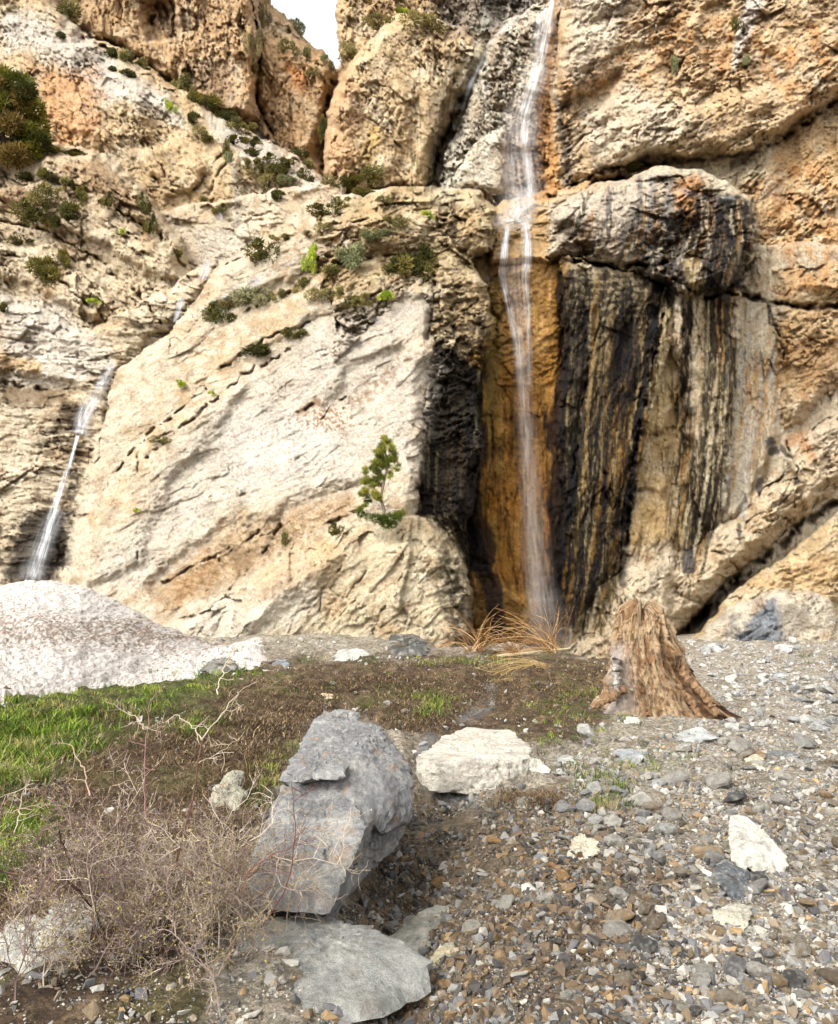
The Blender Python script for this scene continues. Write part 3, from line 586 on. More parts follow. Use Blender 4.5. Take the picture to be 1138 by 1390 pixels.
PTS = at(U.ravel(), V.ravel(), D.ravel()).astype(F32)
def depth_at(u, v, r=0):
    i = int(np.clip(np.searchsorted(UA, u), r, NU-1-r)); j = int(np.clip(np.searchsorted(VA, v), r, NV-1-r))
    if r: return float(D[j-r:j+r+1, i-r:i+r+1].min())
    return float(D[j, i])
idx = np.arange(NU*NV).reshape(NV, NU)
quad = np.stack([idx[:-1,:-1], idx[1:,:-1], idx[1:,1:], idx[:-1,1:]], -1).reshape(-1, 4)
okv = cover.ravel(); quad = quad[okv[quad].all(1)]
GRP = {'far': ('distant_cliff', 'pale ochre limestone cliff rising far behind the gully'), 'pillar': ('rock_pillar', ''), 'wall': ('cliff_wall', ''), 'ledge': ('rock_ledge', ''), 'left': ('rocky_slope', ''), 'slab': ('rock_slab', ''), 'shoulder': ('rock_shoulder', '')}
gid = np.array([list(GRP).index(m_[0]) for m_ in MASS])[np.clip(ID, 0, None)].ravel()
qg = gid[quad].min(1)
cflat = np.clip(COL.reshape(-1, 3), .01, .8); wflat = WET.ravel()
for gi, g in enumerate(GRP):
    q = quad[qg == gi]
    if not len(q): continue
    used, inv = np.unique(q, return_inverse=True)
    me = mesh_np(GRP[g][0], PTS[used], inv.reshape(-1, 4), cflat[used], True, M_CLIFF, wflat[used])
    link(GRP[g][0], me, kind='structure')

# ------------------------------------------------------------------ ground
def gh(X, Y):
    X = np.asarray(X, float); Y = np.asarray(Y, float)
    u = X/np.maximum(Y, .1)*W0 + W0/2
    h = .12*fbm(X/3.0, Y/3.0, 3, 501) + .07*fbm(X/.8, Y/.8, 3, 502)
    crest = (ss(9, 15, Y)*.26 + ss(13, 18.5, Y)*.14 + .09*fbm(X/1.6, Y/1.6, 3, 503)*ss(6, 9, Y))*(1-ss(640, 900, u))*ss(40, 430, u); h = h + crest - ss(20.5, 24, Y)*1.0*(1-ss(800, 900, u))*ss(500, 620, u)
    h = h + .22*ss(-.7, -2.2, X)*ss(4.5, 7, Y)*(1-ss(8.5, 13, Y))           # grassy bank on the left
    bank = ss(.6, -.8, X)*ss(7.5, 9.5, Y)*(1-ss(12, 15, Y))*.22; h = h + bank
    # little stream bed, winding down from the crest to the wet stones
    d = -line_sdf(X, Y, [(1.55,16.5),(1.15,13.2),(.75,11),(.1,8.6),(.1,7.2),(.0,5.6),(-.1,4.3),(.0,3.0)], 0)
    h = h - .16*np.exp(-(d/.42)**2)
    d = -line_sdf(X, Y, [(-.2,5.6),(-.22,4.6)], 0); h = h - .16*np.exp(-(d/.35)**2)
    return h
def ground_at(u, v):
    u = np.asarray(u, float); v = np.asarray(v, float)
    a, y, z = ray(u, v); s = -z/y; Y = np.clip(1.6/np.maximum(s, .02), 1.5, 40)
    for _ in range(14):
        Yn = (1.6-gh(a/y*Y, Y))/np.maximum(s, .02); Y = np.clip(.6*Y+.4*Yn, 1.5, 45)
    X = a/y*Y; return X, Y, gh(X, Y)
def G(u, v):
    X, Y, Zz = ground_at(u, v); return float(X), float(Y), float(Zz)

gy = np.geomspace(1.6, 46, 620); gu = np.linspace(-1.25, 1.25, 560)
GX = gu[None, :]*(gy[:, None]*.62+1.2); GY = np.repeat(gy[:, None], len(gu), 1)
GZ = gh(GX, GY); gu_px = GX/GY*W0+W0/2; gz = GZ + .012*fbm(GX/.12, GY/.12, 3, 505) + .010*facet(GX/.16, GY/.16, 506)[0] + (1-ss(700,950,GX/GY*W0+W0/2))*(.055*facet(GX/.34, GY/.4, 507)[0]+.03*facet(GX/.13, GY/.13, 508)[0]+.03*fbm(GX/.25,GY/.25,4,509))*ss(5,8,GY)
tv = (GZ-1.6)/GY; gv_px = 695 - W0*(tv*math.cos(PITCH)-math.sin(PITCH))/(math.cos(PITCH)+tv*math.sin(PITCH))
gcol = np.zeros(GX.shape+(3,)); gcol[:] = srgb(166,156,138)
def gmix(wt, c):
    global gcol
    w_ = np.clip(wt, 0, 1)[..., None]; gcol = gcol*(1-w_) + srgb(*c)*w_
gn1 = fbm(GX/.8, GY/.8, 4, 510); gn2 = fbm(GX/.2, GY/.2, 3, 511)
gmix(.5*ss(.1,.5,gn1), (176,160,138)); gmix(.5*ss(.1,.5,-gn1), (120,98,72)); gmix(.4*ss(.1,.5,gn2), (96,84,70))
def garea(P, soft, edge, seed):
    return ss(-soft, soft, poly_sdf(gu_px, gv_px, P) + edge*fbm(GX/.7, GY/.7, 4, 520+seed))
SOILP = [(-400,900),(200,905),(350,895),(560,892),(740,885),(830,888),(830,960),(790,1000),(740,1010),(560,1000),(440,960),(400,1000),(370,1090),(330,1180),(280,1400),(-400,1450)]
wS = garea(SOILP, 14, 20, 1); gmix(wS*.95, (92,72,52)); gmix(wS*.5*ss(0,.4,gn1), (118,94,68)); gmix(wS*.5*ss(.05,.4,gn2), (62,48,36)); gmix(wS*.5*ss(.1,.4,-gn2), (142,120,92)); gmix(wS*.5*ss(.15,.4,gn1+.3*gn2), (104,104,62))
wG = garea([(-300,980),(0,950),(80,930),(200,905),(345,893),(350,925),(240,985),(150,1020),(60,1080),(0,1090),(-300,1120)], 14, 22, 2); gmix(wG*.7, (86,96,42))
wW = garea([(560,1000),(600,1010),(610,1080),(700,1090),(800,1160),(860,1250),(820,1400),(500,1400),(480,1200),(560,1120)], 24, 26, 3)
gmix(wW*.75, (104,86,62)); wetg = wW*.6
gme_idx = np.arange(GX.size).reshape(GX.shape)
gq = np.stack([gme_idx[:-1,:-1], gme_idx[:-1,1:], gme_idx[1:,1:], gme_idx[1:,:-1]], -1).reshape(-1, 4)
link('ground', mesh_np('ground', np.stack([GX.ravel(), GY.ravel(), gz.ravel()], -1), gq, np.clip(gcol.reshape(-1,3), .01, .7), True, M_SOIL, wetg.ravel()), kind='structure')
# plain ground carried on far behind and around so that it reaches the horizon
bm = bmesh.new()
R_ = 300; vs = [bm.verts.new(p) for p in ((-R_,-60,-1.2),(R_,-60,-1.2),(R_,R_,-1.2),(-R_,R_,-1.2))]; bm.faces.new(vs)
me = bpy.data.meshes.new('terrain'); bm.to_mesh(me); bm.free()
M_TERR = rock_mat('stony_terrain', 1.0, .6, .1, .5, attr=False, base=(.22,.18,.14)); me.materials.append(M_TERR); link('terrain', me, kind='structure')

# ------------------------------------------------------------------ rocks
def ico(level):
    bm = bmesh.new(); bmesh.ops.create_icosphere(bm, subdivisions=level, radius=1)
    bm.verts.ensure_lookup_table()
    V_ = np.array([v.co[:] for v in bm.verts]); F_ = np.array([[v.index for v in f.verts] for f in bm.faces]); bm.free(); return V_, F_
ICO = {l: ico(l) for l in (3, 4, 5, 6)}
def n3(P, s, oct=4, seed=0):
    """cheap solid noise: three crossed plane noises"""
    x, y, z = P[:,0]/s, P[:,1]/s, P[:,2]/s
    return (fbm(x+.37*z, y-.21*z, oct, seed) + fbm(y+.31*x, z-.27*x, oct, seed+40) + fbm(z+.33*y, x-.29*y, oct, seed+80))/2.0
def planes_of(pts):
    bm = bmesh.new()
    for p in pts: bm.verts.new(p)
    bmesh.ops.convex_hull(bm, input=list(bm.verts)); bm.normal_update()
    out = []; c = np.mean(np.array([v.co[:] for v in bm.verts if v.link_faces]), 0)
    for f in bm.faces:
        n = np.array(f.normal[:]); d = float(np.dot(n, np.array(f.verts[0].co[:])-c))
        if d < 0: n, d = -n, -d
        out.append((n, max(d, 1e-4)))
    bm.free(); return c, out
def lump(pts, level=5, rough=.02, seed=0, soft=70, chip=1.0, strata=0):
    """angular rock: the hull of the points with worn edges, chips and pits"""
    c, pl = planes_of(pts); V_, F_ = ICO[level]
    Nn = np.array([p[0] for p in pl]); Dd = np.array([p[1] for p in pl])
    q = (V_ @ Nn.T)/Dd[None, :]; q = np.maximum(q, 1e-6)
    inv = (np.sum(q**soft, 1))**(1/soft); r = 1/inv
    P = V_*r[:, None]; size = float(np.median(r))
    X = P + c
    a = n3(X, size*.9, 4, seed)*rough*2.2
    f1, e1 = facet((X[:,0]+.5*X[:,1])/(size*.33), (X[:,2]-.4*X[:,1])/(size*.33), seed+3)
    f2, e2 = facet((X[:,0]-.3*X[:,1]+7)/(size*.13), (X[:,2]+.6*X[:,1])/(size*.13), seed+4)
    mk = ss(-.1, .35, n3(X, size*.7, 2, seed+9))
    a = a + chip*rough*(.9*f1*(.3+mk) + .5*f2*mk - .5*np.exp(-(e1/.05)**2)*mk) + rough*.5*n3(X, size*.1, 3, seed+6)
    if strata: a = a + strata*rough*ridged((X[:,0]*.5+X[:,2])/(size*.12), X[:,1]/(size*.9), 2, seed+8)
    P = P*(1 + a/np.maximum(np.linalg.norm(P, axis=1), 1e-6))[:, None] if False else P + V_*a[:, None]
    return P + c, F_
def tint_rock(V_, tone, seed=0, rust=.3, pale=.4, size=.3, bright=None):
    c = np.zeros((len(V_), 3)); c[:] = srgb(*tone)
    a = n3(V_, size*.8, 4, 700+seed); b = n3(V_, size*.35, 4, 720+seed); d = n3(V_, size*.12, 3, 740+seed)
    def mx(w_, col): nonlocal c; w_ = np.clip(w_, 0, 1)[:, None]; c = c*(1-w_)+srgb(*col)*w_
    mx(pale*ss(0, .5, a), (208,204,192)); mx(.4*ss(.1,.5,-a), (100,98,94)); mx(.5*ss(.82,.95,ridged((V_[:,0]+V_[:,2]*.6)/(size*.9), (V_[:,1]-V_[:,2])/(size*.5), 3, 760+seed)), (226,222,212)); e_ = n3(V_, size*.06, 3, 770+seed); mx(.4*ss(.15,.45,e_), (88,86,82)); mx(.35*ss(.15,.45,-e_), (204,200,190)); mx(rust*ss(.25,.55,b), (176,128,72)); mx(.3*ss(.2,.5,-b), (226,220,206)); mx(.25*ss(.25,.5,d), (80,74,66)); mx(.6*ss(.86,.97,ridged((V_[:,0]-V_[:,2]*.5)/(size*.8), (V_[:,1]+V_[:,2])/(size*.8), 3, 790+seed)), (70,66,60))
    return np.clip(c*(1.35 if bright is None else bright), .01, .75)
def join(parts):
    Vs, Fs, off = [], [], 0
    for V_, F_ in parts: Vs.append(V_); Fs.append(F_+off); off += len(V_)
    return np.concatenate(Vs), np.concatenate(Fs)
def settle(parts_pts):
    """move a whole rock nearer or farther so that its foot meets the ground"""
    allp = [p for q in parts_pts for p in q]; vm = max(p[1] for p in allp); foot = [p for p in allp if p[1] > vm-16]
    yf = min(p[2] for p in foot); um = np.mean([p[0] for p in allp]); x, y, z = G(um, min(vm-3, 1420)); k = y/yf
    return [[(u, v, Y*k) for u, v, Y in q] for q in parts_pts]
def boulder(name, label, cat, parts, tone, seed=0, rust=.3, pale=.4, group=None, smooth=False, wet=0, mat=None):
    V_, F_ = join(parts); o0 = V_.mean(0).copy(); o0[2] = V_[:,2].min()
    me = mesh_np(name, V_-o0, F_, tint_rock(V_, tone, seed, rust, pale, bright=1.12 if cat == 'boulder' and seed == 1 else None), smooth, mat or M_STONE, np.full(len(V_), wet))
    o = link(name, me, label=label, category=cat); o.location = o0
    if group: o['group'] = group
    return o
def PP(l): return [tuple(at(u, v, Y)) for u, v, Y in l]
# the big split boulder
b1 = [lump(PP([(338,1182,4.5),(381,1066,5.3),(470,1076,5.1),(499,1122,4.72),(446,1243,4.12),(346,1232,4.2),(502,1135,5.5),(455,1250,5.1),(345,1245,5.3),(390,1080,6.1)]), 6, .028, 1, 160, 1.1, .15),
      lump(PP([(380,1060,5.35),(402,1026,5.6),(432,970,6.1),(470,1062,5.12),(511,984,5.92),(546,1020,5.7),(563,1062,5.5),(556,1110,5.3),(520,1134,5.0),(494,1116,4.85),(440,980,6.9),(550,1040,6.7),(550,1112,6.3),(400,1070,6.3)]), 6, .026, 2, 160, 1.0, .15),
      lump(PP([(428,992,5.95),(434,972,6.1),(455,965,6.2),(486,974,6.15),(492,990,6.0),(470,1022,5.75),(425,1030,5.7),(450,980,6.8),(480,1020,6.8)]), 5, .03, 3, 160),
      lump(PP([(385,1050,5.2),(400,1020,5.45),(440,1010,5.5),(476,1040,5.15),(468,1058,5.02),(400,1062,5.12),(440,1050,5.9)]), 5, .018, 5, 160),
      lump(PP([(478,1122,4.9),(558,1088,5.6),(548,1135,5.5),(500,1185,5.25),(452,1240,4.6),(450,1180,4.7),(470,1180,5.8)]), 5, .03, 4, 160, 1.0)]
boulder('boulder', 'huge split grey boulder leaning over a dark hollow, the largest rock in front', 'boulder', b1, (146,146,145), 1, .45, .4)
b2 = [lump(PP([(563,1030,7.3),(600,1000,8.2),(632,986,8.8),(694,988,8.7),(718,1012,7.9),(722,1026,7.6),(690,1034,7.3),(600,1036,7.15),(585,1076,7.15),(640,1080,7.15),(692,1074,7.2),(716,1052,7.4),(570,1062,7.3),(620,1070,8.6),(700,1060,8.6)]), 6, .026, 11, 140, chip=.9),
      lump(PP([(700,1022,7.6),(738,1034,7.5),(750,1046,7.4),(742,1060,7.35),(700,1062,7.35),(700,1030,8.2),(740,1050,8.1)]), 5, .02, 12, 140)]
boulder('boulder', 'flat-topped cream boulder beside the little stream, wider than it is high', 'boulder', b2, (206,198,182), 5, .35, .5)
HERO = [ # label, tone, rust, pale, outline points with a depth shift
 ('long grey-blue slab lying at the very front under the split boulder', (138,141,144), .12, .35, [(300,1290,3.95),(345,1246,4.15),(425,1238,4.25),(488,1252,4.15),(538,1276,4.0),(585,1300,3.75),(590,1360,3.6),(300,1370,3.5),(450,1400,3.3),(330,1300,4.6),(520,1290,4.6)], .02),
 ('grey wedge-shaped rock with a cream upper edge, right of the grey-blue slab', (150,150,146), .2, .4, [(526,1272,4.2),(560,1246,4.4),(592,1228,4.5),(628,1228,4.5),(630,1250,4.3),(600,1290,4.0),(560,1300,3.95),(540,1296,4.0),(600,1260,4.9)], .014),
 ('long white rock with a narrow upper end lying on top of a dark stone', (216,212,206), .06, .5, [(990,1104,5.3),(1012,1106,5.3),(1034,1126,5.1),(1058,1150,4.9),(1072,1166,4.8),(1066,1186,4.7),(1040,1190,4.65),(994,1176,4.7),(992,1160,4.75),(1004,1148,4.85),(1000,1130,5.0),(1030,1150,5.1),(1020,1120,5.5)], .012),
 ('dark blue-grey stone half under the long white rock', (92,98,110), .1, .2, [(968,1172,4.9),(985,1166,4.9),(1020,1184,4.8),(1038,1212,4.6),(1030,1228,4.5),(990,1222,4.55),(972,1200,4.6),(1000,1200,5.0)], .014),
 ('blocky off-white rock below the dark stone at the lower right', (222,216,200), .08, .5, [(970,1236,4.5),(1000,1226,4.6),(1021,1232,4.55),(1018,1258,4.35),(1005,1270,4.3),(972,1264,4.3),(990,1250,4.8)], .01),
 ('pointed lichen-stained grey rock on the bank behind the thorn bush', (162,160,148), .45, .5, [(276,1092,6.7),(300,1062,6.9),(316,1044,7.0),(330,1050,7.0),(334,1078,6.8),(322,1104,6.5),(290,1104,6.5),(310,1080,7.3)], .02),
 ('pale triangular rock with an orange foot in the wet gravel', (210,202,186), .3, .5, [(774,1150,5.3),(788,1130,5.4),(812,1144,5.3),(812,1160,5.2),(790,1172,5.1),(770,1162,5.15),(795,1150,5.6)], .012),
 ('broad rusty orange stone lying flat in the wet gravel', (190,142,82), .6, .2, [(712,1162,5.2),(735,1152,5.3),(745,1160,5.2),(735,1172,5.1),(716,1172,5.1),(730,1160,5.5)], .008),
 ('dark jagged rock at the front with a rusty orange top', (96,92,88), .7, .1, [(704,1236,4.6),(722,1206,4.8),(744,1204,4.8),(752,1220,4.7),(746,1250,4.4),(720,1262,4.3),(704,1256,4.4),(730,1230,5.0)], .02),
 ('wide pale slab in the gravel just in front of the tree stump', (176,182,188), .1, .5, [(902,1004,9.9),(925,992,10.3),(950,986,10.5),(972,992,10.3),(976,1002,10.0),(960,1010,9.7),(915,1014,9.6),(940,1000,10.6)], .02),
 ('flat dark grey block in the gravel far right', (112,116,124), .15, .2, [(1036,1024,8.6),(1050,1016,8.9),(1084,1020,8.8),(1090,1036,8.4),(1078,1048,8.1),(1042,1046,8.1),(1060,1030,9.2)], .015),
 ('cream stone leaning against the left side of the flat dark block', (206,196,174), .3, .5, [(1010,1030,8.7),(1024,1022,8.8),(1038,1030,8.6),(1034,1048,8.2),(1012,1046,8.2),(1024,1036,9.0)], .012),
 ('rounded grey stone on the gravel left of the flat dark block', (140,142,146), .1, .4, [(954,1088,7.2),(966,1072,7.5),(980,1076,7.4),(982,1086,7.2),(970,1092,7.1),(966,1082,7.7)], .01),
 ('craggy black rock sitting on the crest below the cliff', (62,64,68), .35, .15, [(528,892,17.5),(528,862,18),(556,860,18),(580,868,18),(582,886,17.6),(570,894,17.3),(545,896,17.3),(555,876,19)], .03),
 ('dark boulder in the grass at the edge of the snow', (88,88,88), .1, .35, [(268,912,14.8),(284,898,15.2),(306,890,15.5),(322,898,15.3),(322,914,14.8),(300,920,14.6),(300,900,16)], .03),
 ('low grey-white rock on the crest at the foot of the rock shoulder', (178,180,180), .1, .5, [(448,892,16.8),(460,882,17.2),(490,880,17.2),(505,890,16.9),(500,900,16.4),(455,900,16.4),(480,890,18)], .02),
 ('small blue-grey stone on the crest left of the low grey-white rock', (110,120,132), .1, .3, [(366,906,15.3),(374,896,15.6),(388,894,15.7),(396,902,15.4),(388,912,15),(370,912,15),(380,902,16)], .02),
 ('white rounded stone on the crest in front of the waterfall foot', (216,214,204), .05, .4, [(648,888,18.0),(654,880,18.4),(668,880,18.4),(670,888,18.0),(660,892,17.6),(660,884,19)], .02),
 ('white stone on the crest beside the dry brush', (206,206,200), .1, .4, [(700,892,17.6),(706,882,18.0),(718,882,18.0),(722,892,17.5),(710,896,17.2),(710,888,18.6)], .02),
 ('ochre stone lying on the brown bank above the split boulder', (214,186,138), .35, .4, [(430,948,12.6),(438,940,12.9),(452,942,12.9),(454,950,12.5),(440,954,12.2),(444,946,13.2)], .012),
 ('pale-topped rock at the left end of the stone row, nearest the flat-topped boulder', (186,190,190), .1, .5, [(752,1050,7.9),(760,1030,8.4),(776,1024,8.6),(784,1036,8.2),(778,1050,7.9),(762,1054,7.8),(770,1040,8.8)], .012),
 ('low rounded grey stone in the patchy grass below the stump', (172,178,184), .05, .5, [(790,1042,8.3),(800,1028,8.8),(818,1026,8.8),(832,1034,8.5),(828,1046,8.1),(800,1050,8.0),(812,1036,9.1)], .012),
 ('flat blue-grey stone in the patchy grass right of the rounded stone', (156,164,174), .1, .5, [(830,1022,9.1),(845,1014,9.5),(868,1018,9.3),(876,1028,9.0),(864,1040,8.6),(846,1036,8.7),(855,1024,9.8)], .012),
 ('white stone leaning in the grass just below the stump', (216,212,202), .05, .5, [(842,1012,9.9),(852,1002,10.3),(866,1002,10.3),(870,1012,9.9),(856,1018,9.7),(856,1008,10.6)], .012),
 ('bright white stone in the soil at the left foot of the stump', (222,220,214), .02, .4, [(846,982,11.2),(852,972,11.6),(868,974,11.6),(870,982,11.2),(858,986,11),(858,978,12)], .012),
 ('thin grey flagstone lying on the gravel right of the stump', (158,152,142), .15, .4, [(1012,946,12.8),(1030,938,13.3),(1054,940,13.2),(1056,950,12.6),(1030,956,12.3),(1035,946,13.6)], .012),
 ('grey-blue stone in the far gravel near the right edge', (150,160,172), .05, .5, [(1048,920,15.2),(1056,912,15.8),(1068,914,15.7),(1072,928,14.7),(1060,934,14.3),(1060,920,16.4)], .02),
 ('pale grey slab showing through the thorn bush at the lower left', (196,200,202), .1, .5, [(60,1250,4.5),(80,1210,4.9),(120,1206,5.0),(160,1222,4.8),(180,1260,4.4),(120,1290,4.1),(60,1290,4.1),(110,1240,5.2)], .02),
 ('white slab leaning half buried at the far lower left corner', (206,206,202), .1, .5, [(-10,1290,4.0),(6,1250,4.3),(50,1240,4.4),(90,1260,4.2),(100,1330,3.8),(20,1340,3.6),(50,1280,4.7)], .02),
 ('small dark stone beneath the branches at the left of the bush', (84,86,92), .1, .2, [(100,1170,5.6),(108,1160,5.7),(120,1162,5.7),(122,1172,5.5),(110,1176,5.4),(112,1166,5.9)], .01),
 ('cracked pale stone in the gravel, left of the blocky off-white rock', (196,182,150), .3, .4, [(948,1212,4.6),(960,1196,4.8),(975,1202,4.7),(974,1218,4.5),(958,1222,4.4),(962,1208,5)], .008),
 ('cream pebble-faced rock at the front edge beneath the grey wedge', (196,186,160), .2, .5, [(582,1300,3.95),(600,1282,4.1),(616,1278,4.1),(632,1296,3.95),(620,1320,3.75),(590,1324,3.75),(606,1296,4.4)], .01),
 ('round ochre stone among grey gravel at the lower right', (208,160,78), .4, .3, [(1052,1232,4.5),(1062,1218,4.7),(1074,1226,4.6),(1074,1236,4.5),(1062,1242,4.4),(1064,1228,4.9)], .006),
 ('two-toned cream rock right of the blocky off-white rock', (210,198,170), .2, .5, [(1074,1246,4.4),(1084,1222,4.6),(1100,1222,4.6),(1112,1238,4.5),(1100,1252,4.3),(1084,1254,4.3),(1092,1236,4.8)], .01),
 ('flat brown sunken rock at the foot of the flat-topped boulder', (126,112,90), .3, .3, [(650,1092,6.8),(680,1082,7.0),(712,1084,7.0),(716,1096,6.7),(690,1104,6.6),(655,1102,6.6),(680,1090,7.3)], .012),
 ('chalky angular stone at the left foot of the split boulder hollow', (190,186,176), .2, .5, [(548,1168,5.1),(556,1160,5.2),(578,1162,5.2),(576,1176,5.0),(556,1180,4.9),(562,1168,5.4)], .006),
 ('tan-edged stone on the snow slope', (224,214,190), .1, .5, [(231,884,17.4),(246,876,17.8),(254,880,17.7),(250,888,17.3),(236,889,17.2),(244,880,18.1)], .015),
]
for i, (lab, tone, rust, pale_, pts, ro) in enumerate(HERO):
    boulder('rock', lab, 'rock', [lump(PP(settle([pts])[0]), 5 if i < 8 else 4, ro*1.2, 30+i, 90, .7)], (tone[0]+3, tone[1]+1, tone[2]-8), 20+i, rust, pale_)

# stone prototypes: convex chips
def chips(n, k, rng):
    out = []
    for _ in range(n):
        d = rng.normal(size=(k, 3)); d /= np.linalg.norm(d, axis=1)[:, None]; d *= rng.uniform(.75, 1.1, (k, 1)); d[:, 2] *= .62; d[:,1] *= .8
        bm = bmesh.new()
        for p in d: bm.verts.new(p)
        r = bmesh.ops.convex_hull(bm, input=list(bm.verts))
        bmesh.ops.delete(bm, geom=[v for v in bm.verts if not v.link_faces], context='VERTS')
        bmesh.ops.triangulate(bm, faces=list(bm.faces)); bm.verts.ensure_lookup_table(); bm.normal_update(); bm.verts.index_update()
        out.append((np.array([v.co[:] for v in bm.verts]), np.array([[v.index for v in f.verts] for f in bm.faces]))); bm.free()
    return out
CHIP = chips(14, 13, np.random.default_rng(5))
def rotm(rng, n, tilt):
    a = rng.uniform(0, 6.283, n); b = rng.normal(0, tilt, n); c = rng.normal(0, tilt, n)
    ca, sa, cb, sb, cc, sc_ = np.cos(a), np.sin(a), np.cos(b), np.sin(b), np.cos(c), np.sin(c)
    Rz = np.zeros((n,3,3)); Rz[:,0,0]=ca; Rz[:,0,1]=-sa; Rz[:,1,0]=sa; Rz[:,1,1]=ca; Rz[:,2,2]=1
    Rx = np.zeros((n,3,3)); Rx[:,0,0]=1; Rx[:,1,1]=cb; Rx[:,1,2]=-sb; Rx[:,2,1]=sb; Rx[:,2,2]=cb
    Ry = np.zeros((n,3,3)); Ry[:,1,1]=1; Ry[:,0,0]=cc; Ry[:,0,2]=sc_; Ry[:,2,2]=cc; Ry[:,2,0]=-sc_
    return Rx @ Ry @ Rz
PAL = [((178,172,160),.2),((152,149,142),.17),((120,118,117),.15),((204,198,184),.12),((158,142,118),.16),((86,84,81),.08),((176,146,104),.04),((126,108,84),.12)]
def palette(rng, n, bright=.92, P_=PAL):
    cs = np.array([srgb(*c) for c, _ in P_]); p = np.array([q for _, q in P_]); p = p/p.sum()
    return cs[rng.choice(len(cs), n, p=p)]*rng.uniform(.75, 1.2, (n, 1))*bright
def scatter_mesh(name, X, Y, Zc, size, cols, mat, rng, tilt=.6, sink=.25, smooth=False, wet=None):
    Vs, Fs, Cs, Ws = [], [], [], []; off = 0
    pick = rng.integers(0, len(CHIP), len(X)); Rm = rotm(rng, len(X), tilt); flat = rng.uniform(.7, 1.25, (len(X), 3))
    for k, (cv, cf) in enumerate(CHIP):
        s = np.where(pick == k)[0]
        if not len(s): continue
        p = cv[None]*flat[s][:, None]*size[s][:, None, None]
        p = np.einsum('nij,nvj->nvi', Rm[s], p)
        p[:, :, 0] += X[s][:, None]; p[:, :, 1] += Y[s][:, None]; p[:, :, 2] += (Zc[s]+size[s]*(.62-sink))[:, None] - size[s][:, None]*.3
        n, m = len(s), len(cv)
        Vs.append(p.reshape(-1, 3)); Fs.append((cf[None]+(np.arange(n)*m)[:, None, None]+off).reshape(-1, 3)); off += n*m
        Cs.append(np.repeat(cols[s], m, 0))
        Ws.append(np.repeat(wet[s] if wet is not None else np.zeros(n), m))
    return mesh_np(name, np.concatenate(Vs), np.concatenate(Fs), np.concatenate(Cs), smooth, mat, np.concatenate(Ws))
def pxuv(X, Y, Zz):
    t = (Zz-1.6)/Y; return X/Y*W0/(np.cos(PITCH)+t*np.sin(PITCH))+W0/2, 695 - W0*(t*math.cos(PITCH)-math.sin(PITCH))/(math.cos(PITCH)+t*math.sin(PITCH))
GRAVP = [(1800,850),(920,862),(925,890),(975,965),(900,1000),(760,1030),(745,1075),(600,1085),(570,1110),(540,1140),(480,1240),(430,1420),(1800,1450)]
rng = np.random.default_rng(21)
n = 480000
u = rng.uniform(-160, 1420, n); v = 868 + (1480-868)*rng.uniform(0, 1, n)**1.15
X, Y, Zz = ground_at(u, v)
dg = poly_sdf(u, v, GRAVP) + 16*fbm(X/.5, Y/.5, 3, 601)
keep = rng.uniform(0, 1, n) < np.clip(.10 + .25*ss(925, 890, v) + .9*ss(-12, 14, dg), 0, 1)*np.clip(.35+.65*ss(-.3,.3,fbm(X/.5,Y/.5,2,602)) + ss(12,9,Y)*0, 0, 1)
sz = .0040*np.exp(rng.exponential(.47, n)); sz = np.clip(sz, .003, .035)*(1+.075*Y)
pxs = sz*W0/Y; keep &= (pxs > .8) & (Y < 36)
X, Y, Zz, sz, u, v = [q[keep] for q in (X, Y, Zz, sz, u, v)]
if len(X) > 230000: X, Y, Zz, sz, u, v = [q[:230000] for q in (X, Y, Zz, sz, u, v)]
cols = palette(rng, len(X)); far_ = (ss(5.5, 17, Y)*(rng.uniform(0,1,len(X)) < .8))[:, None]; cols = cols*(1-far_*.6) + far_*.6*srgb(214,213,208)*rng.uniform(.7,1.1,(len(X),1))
warm = (poly_sdf(u, v, [(560,1080),(820,1100),(900,1200),(860,1420),(480,1420),(470,1200)]) + 30*fbm(X/.4, Y/.4, 2, 604)); ww = ss(-40, 30, warm)
rs = rng.uniform(0, 1, len(X)) < ww*.55
cols[rs] = palette(rng, rs.sum(), .85, [((150,122,86),.3),((124,102,76),.35),((84,78,70),.4)]); cols = cols*(1-.25*ww[:, None])
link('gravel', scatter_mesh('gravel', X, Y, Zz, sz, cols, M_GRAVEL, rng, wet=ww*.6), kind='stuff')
# loose stones big enough to tell apart: each its own object
ZONES = [ # region, number, size px range, label, group, palette
 ([(905,1010),(1150,1000),(1150,1420),(860,1420),(800,1250),(860,1080)], 104, (16, 44), 'angular limestone cobble lying in the grey gravel at the lower right', 'cobbles in the gravel at the lower right', PAL),
 ([(940,874),(1150,866),(1150,995),(950,1005),(985,960)], 80, (9, 26), 'pale stone in the bright gravel between the stump and the cliff foot', 'pale stones on the gravel behind the stump', [((224,221,212),.5),((196,195,190),.3),((156,156,154),.2)]),
 ([(600,1085),(740,1080),(850,1120),(850,1420),(600,1420),(520,1180)], 54, (11, 28), 'wet dark or rusty stone in the stream gravel beside the split boulder', 'stones in the wet stream gravel', [((110,112,118),.35),((186,142,84),.25),((196,190,176),.25),((84,76,66),.15)]),
 ([(745,1000),(900,990),(930,1120),(860,1180),(760,1150)], 52, (12, 36), 'pale grey stone among the grass tufts and gravel below the stump', 'stones among the grass tufts below the stump', [((204,202,194),.4),((216,210,196),.3),((166,165,162),.3)]),
 ([(350,895),(830,892),(830,960),(620,975),(420,950)], 10, (7, 15), 'small stone half sunk in the brown earth of the crest', 'stones in the brown earth of the crest', PAL)]
proto = []
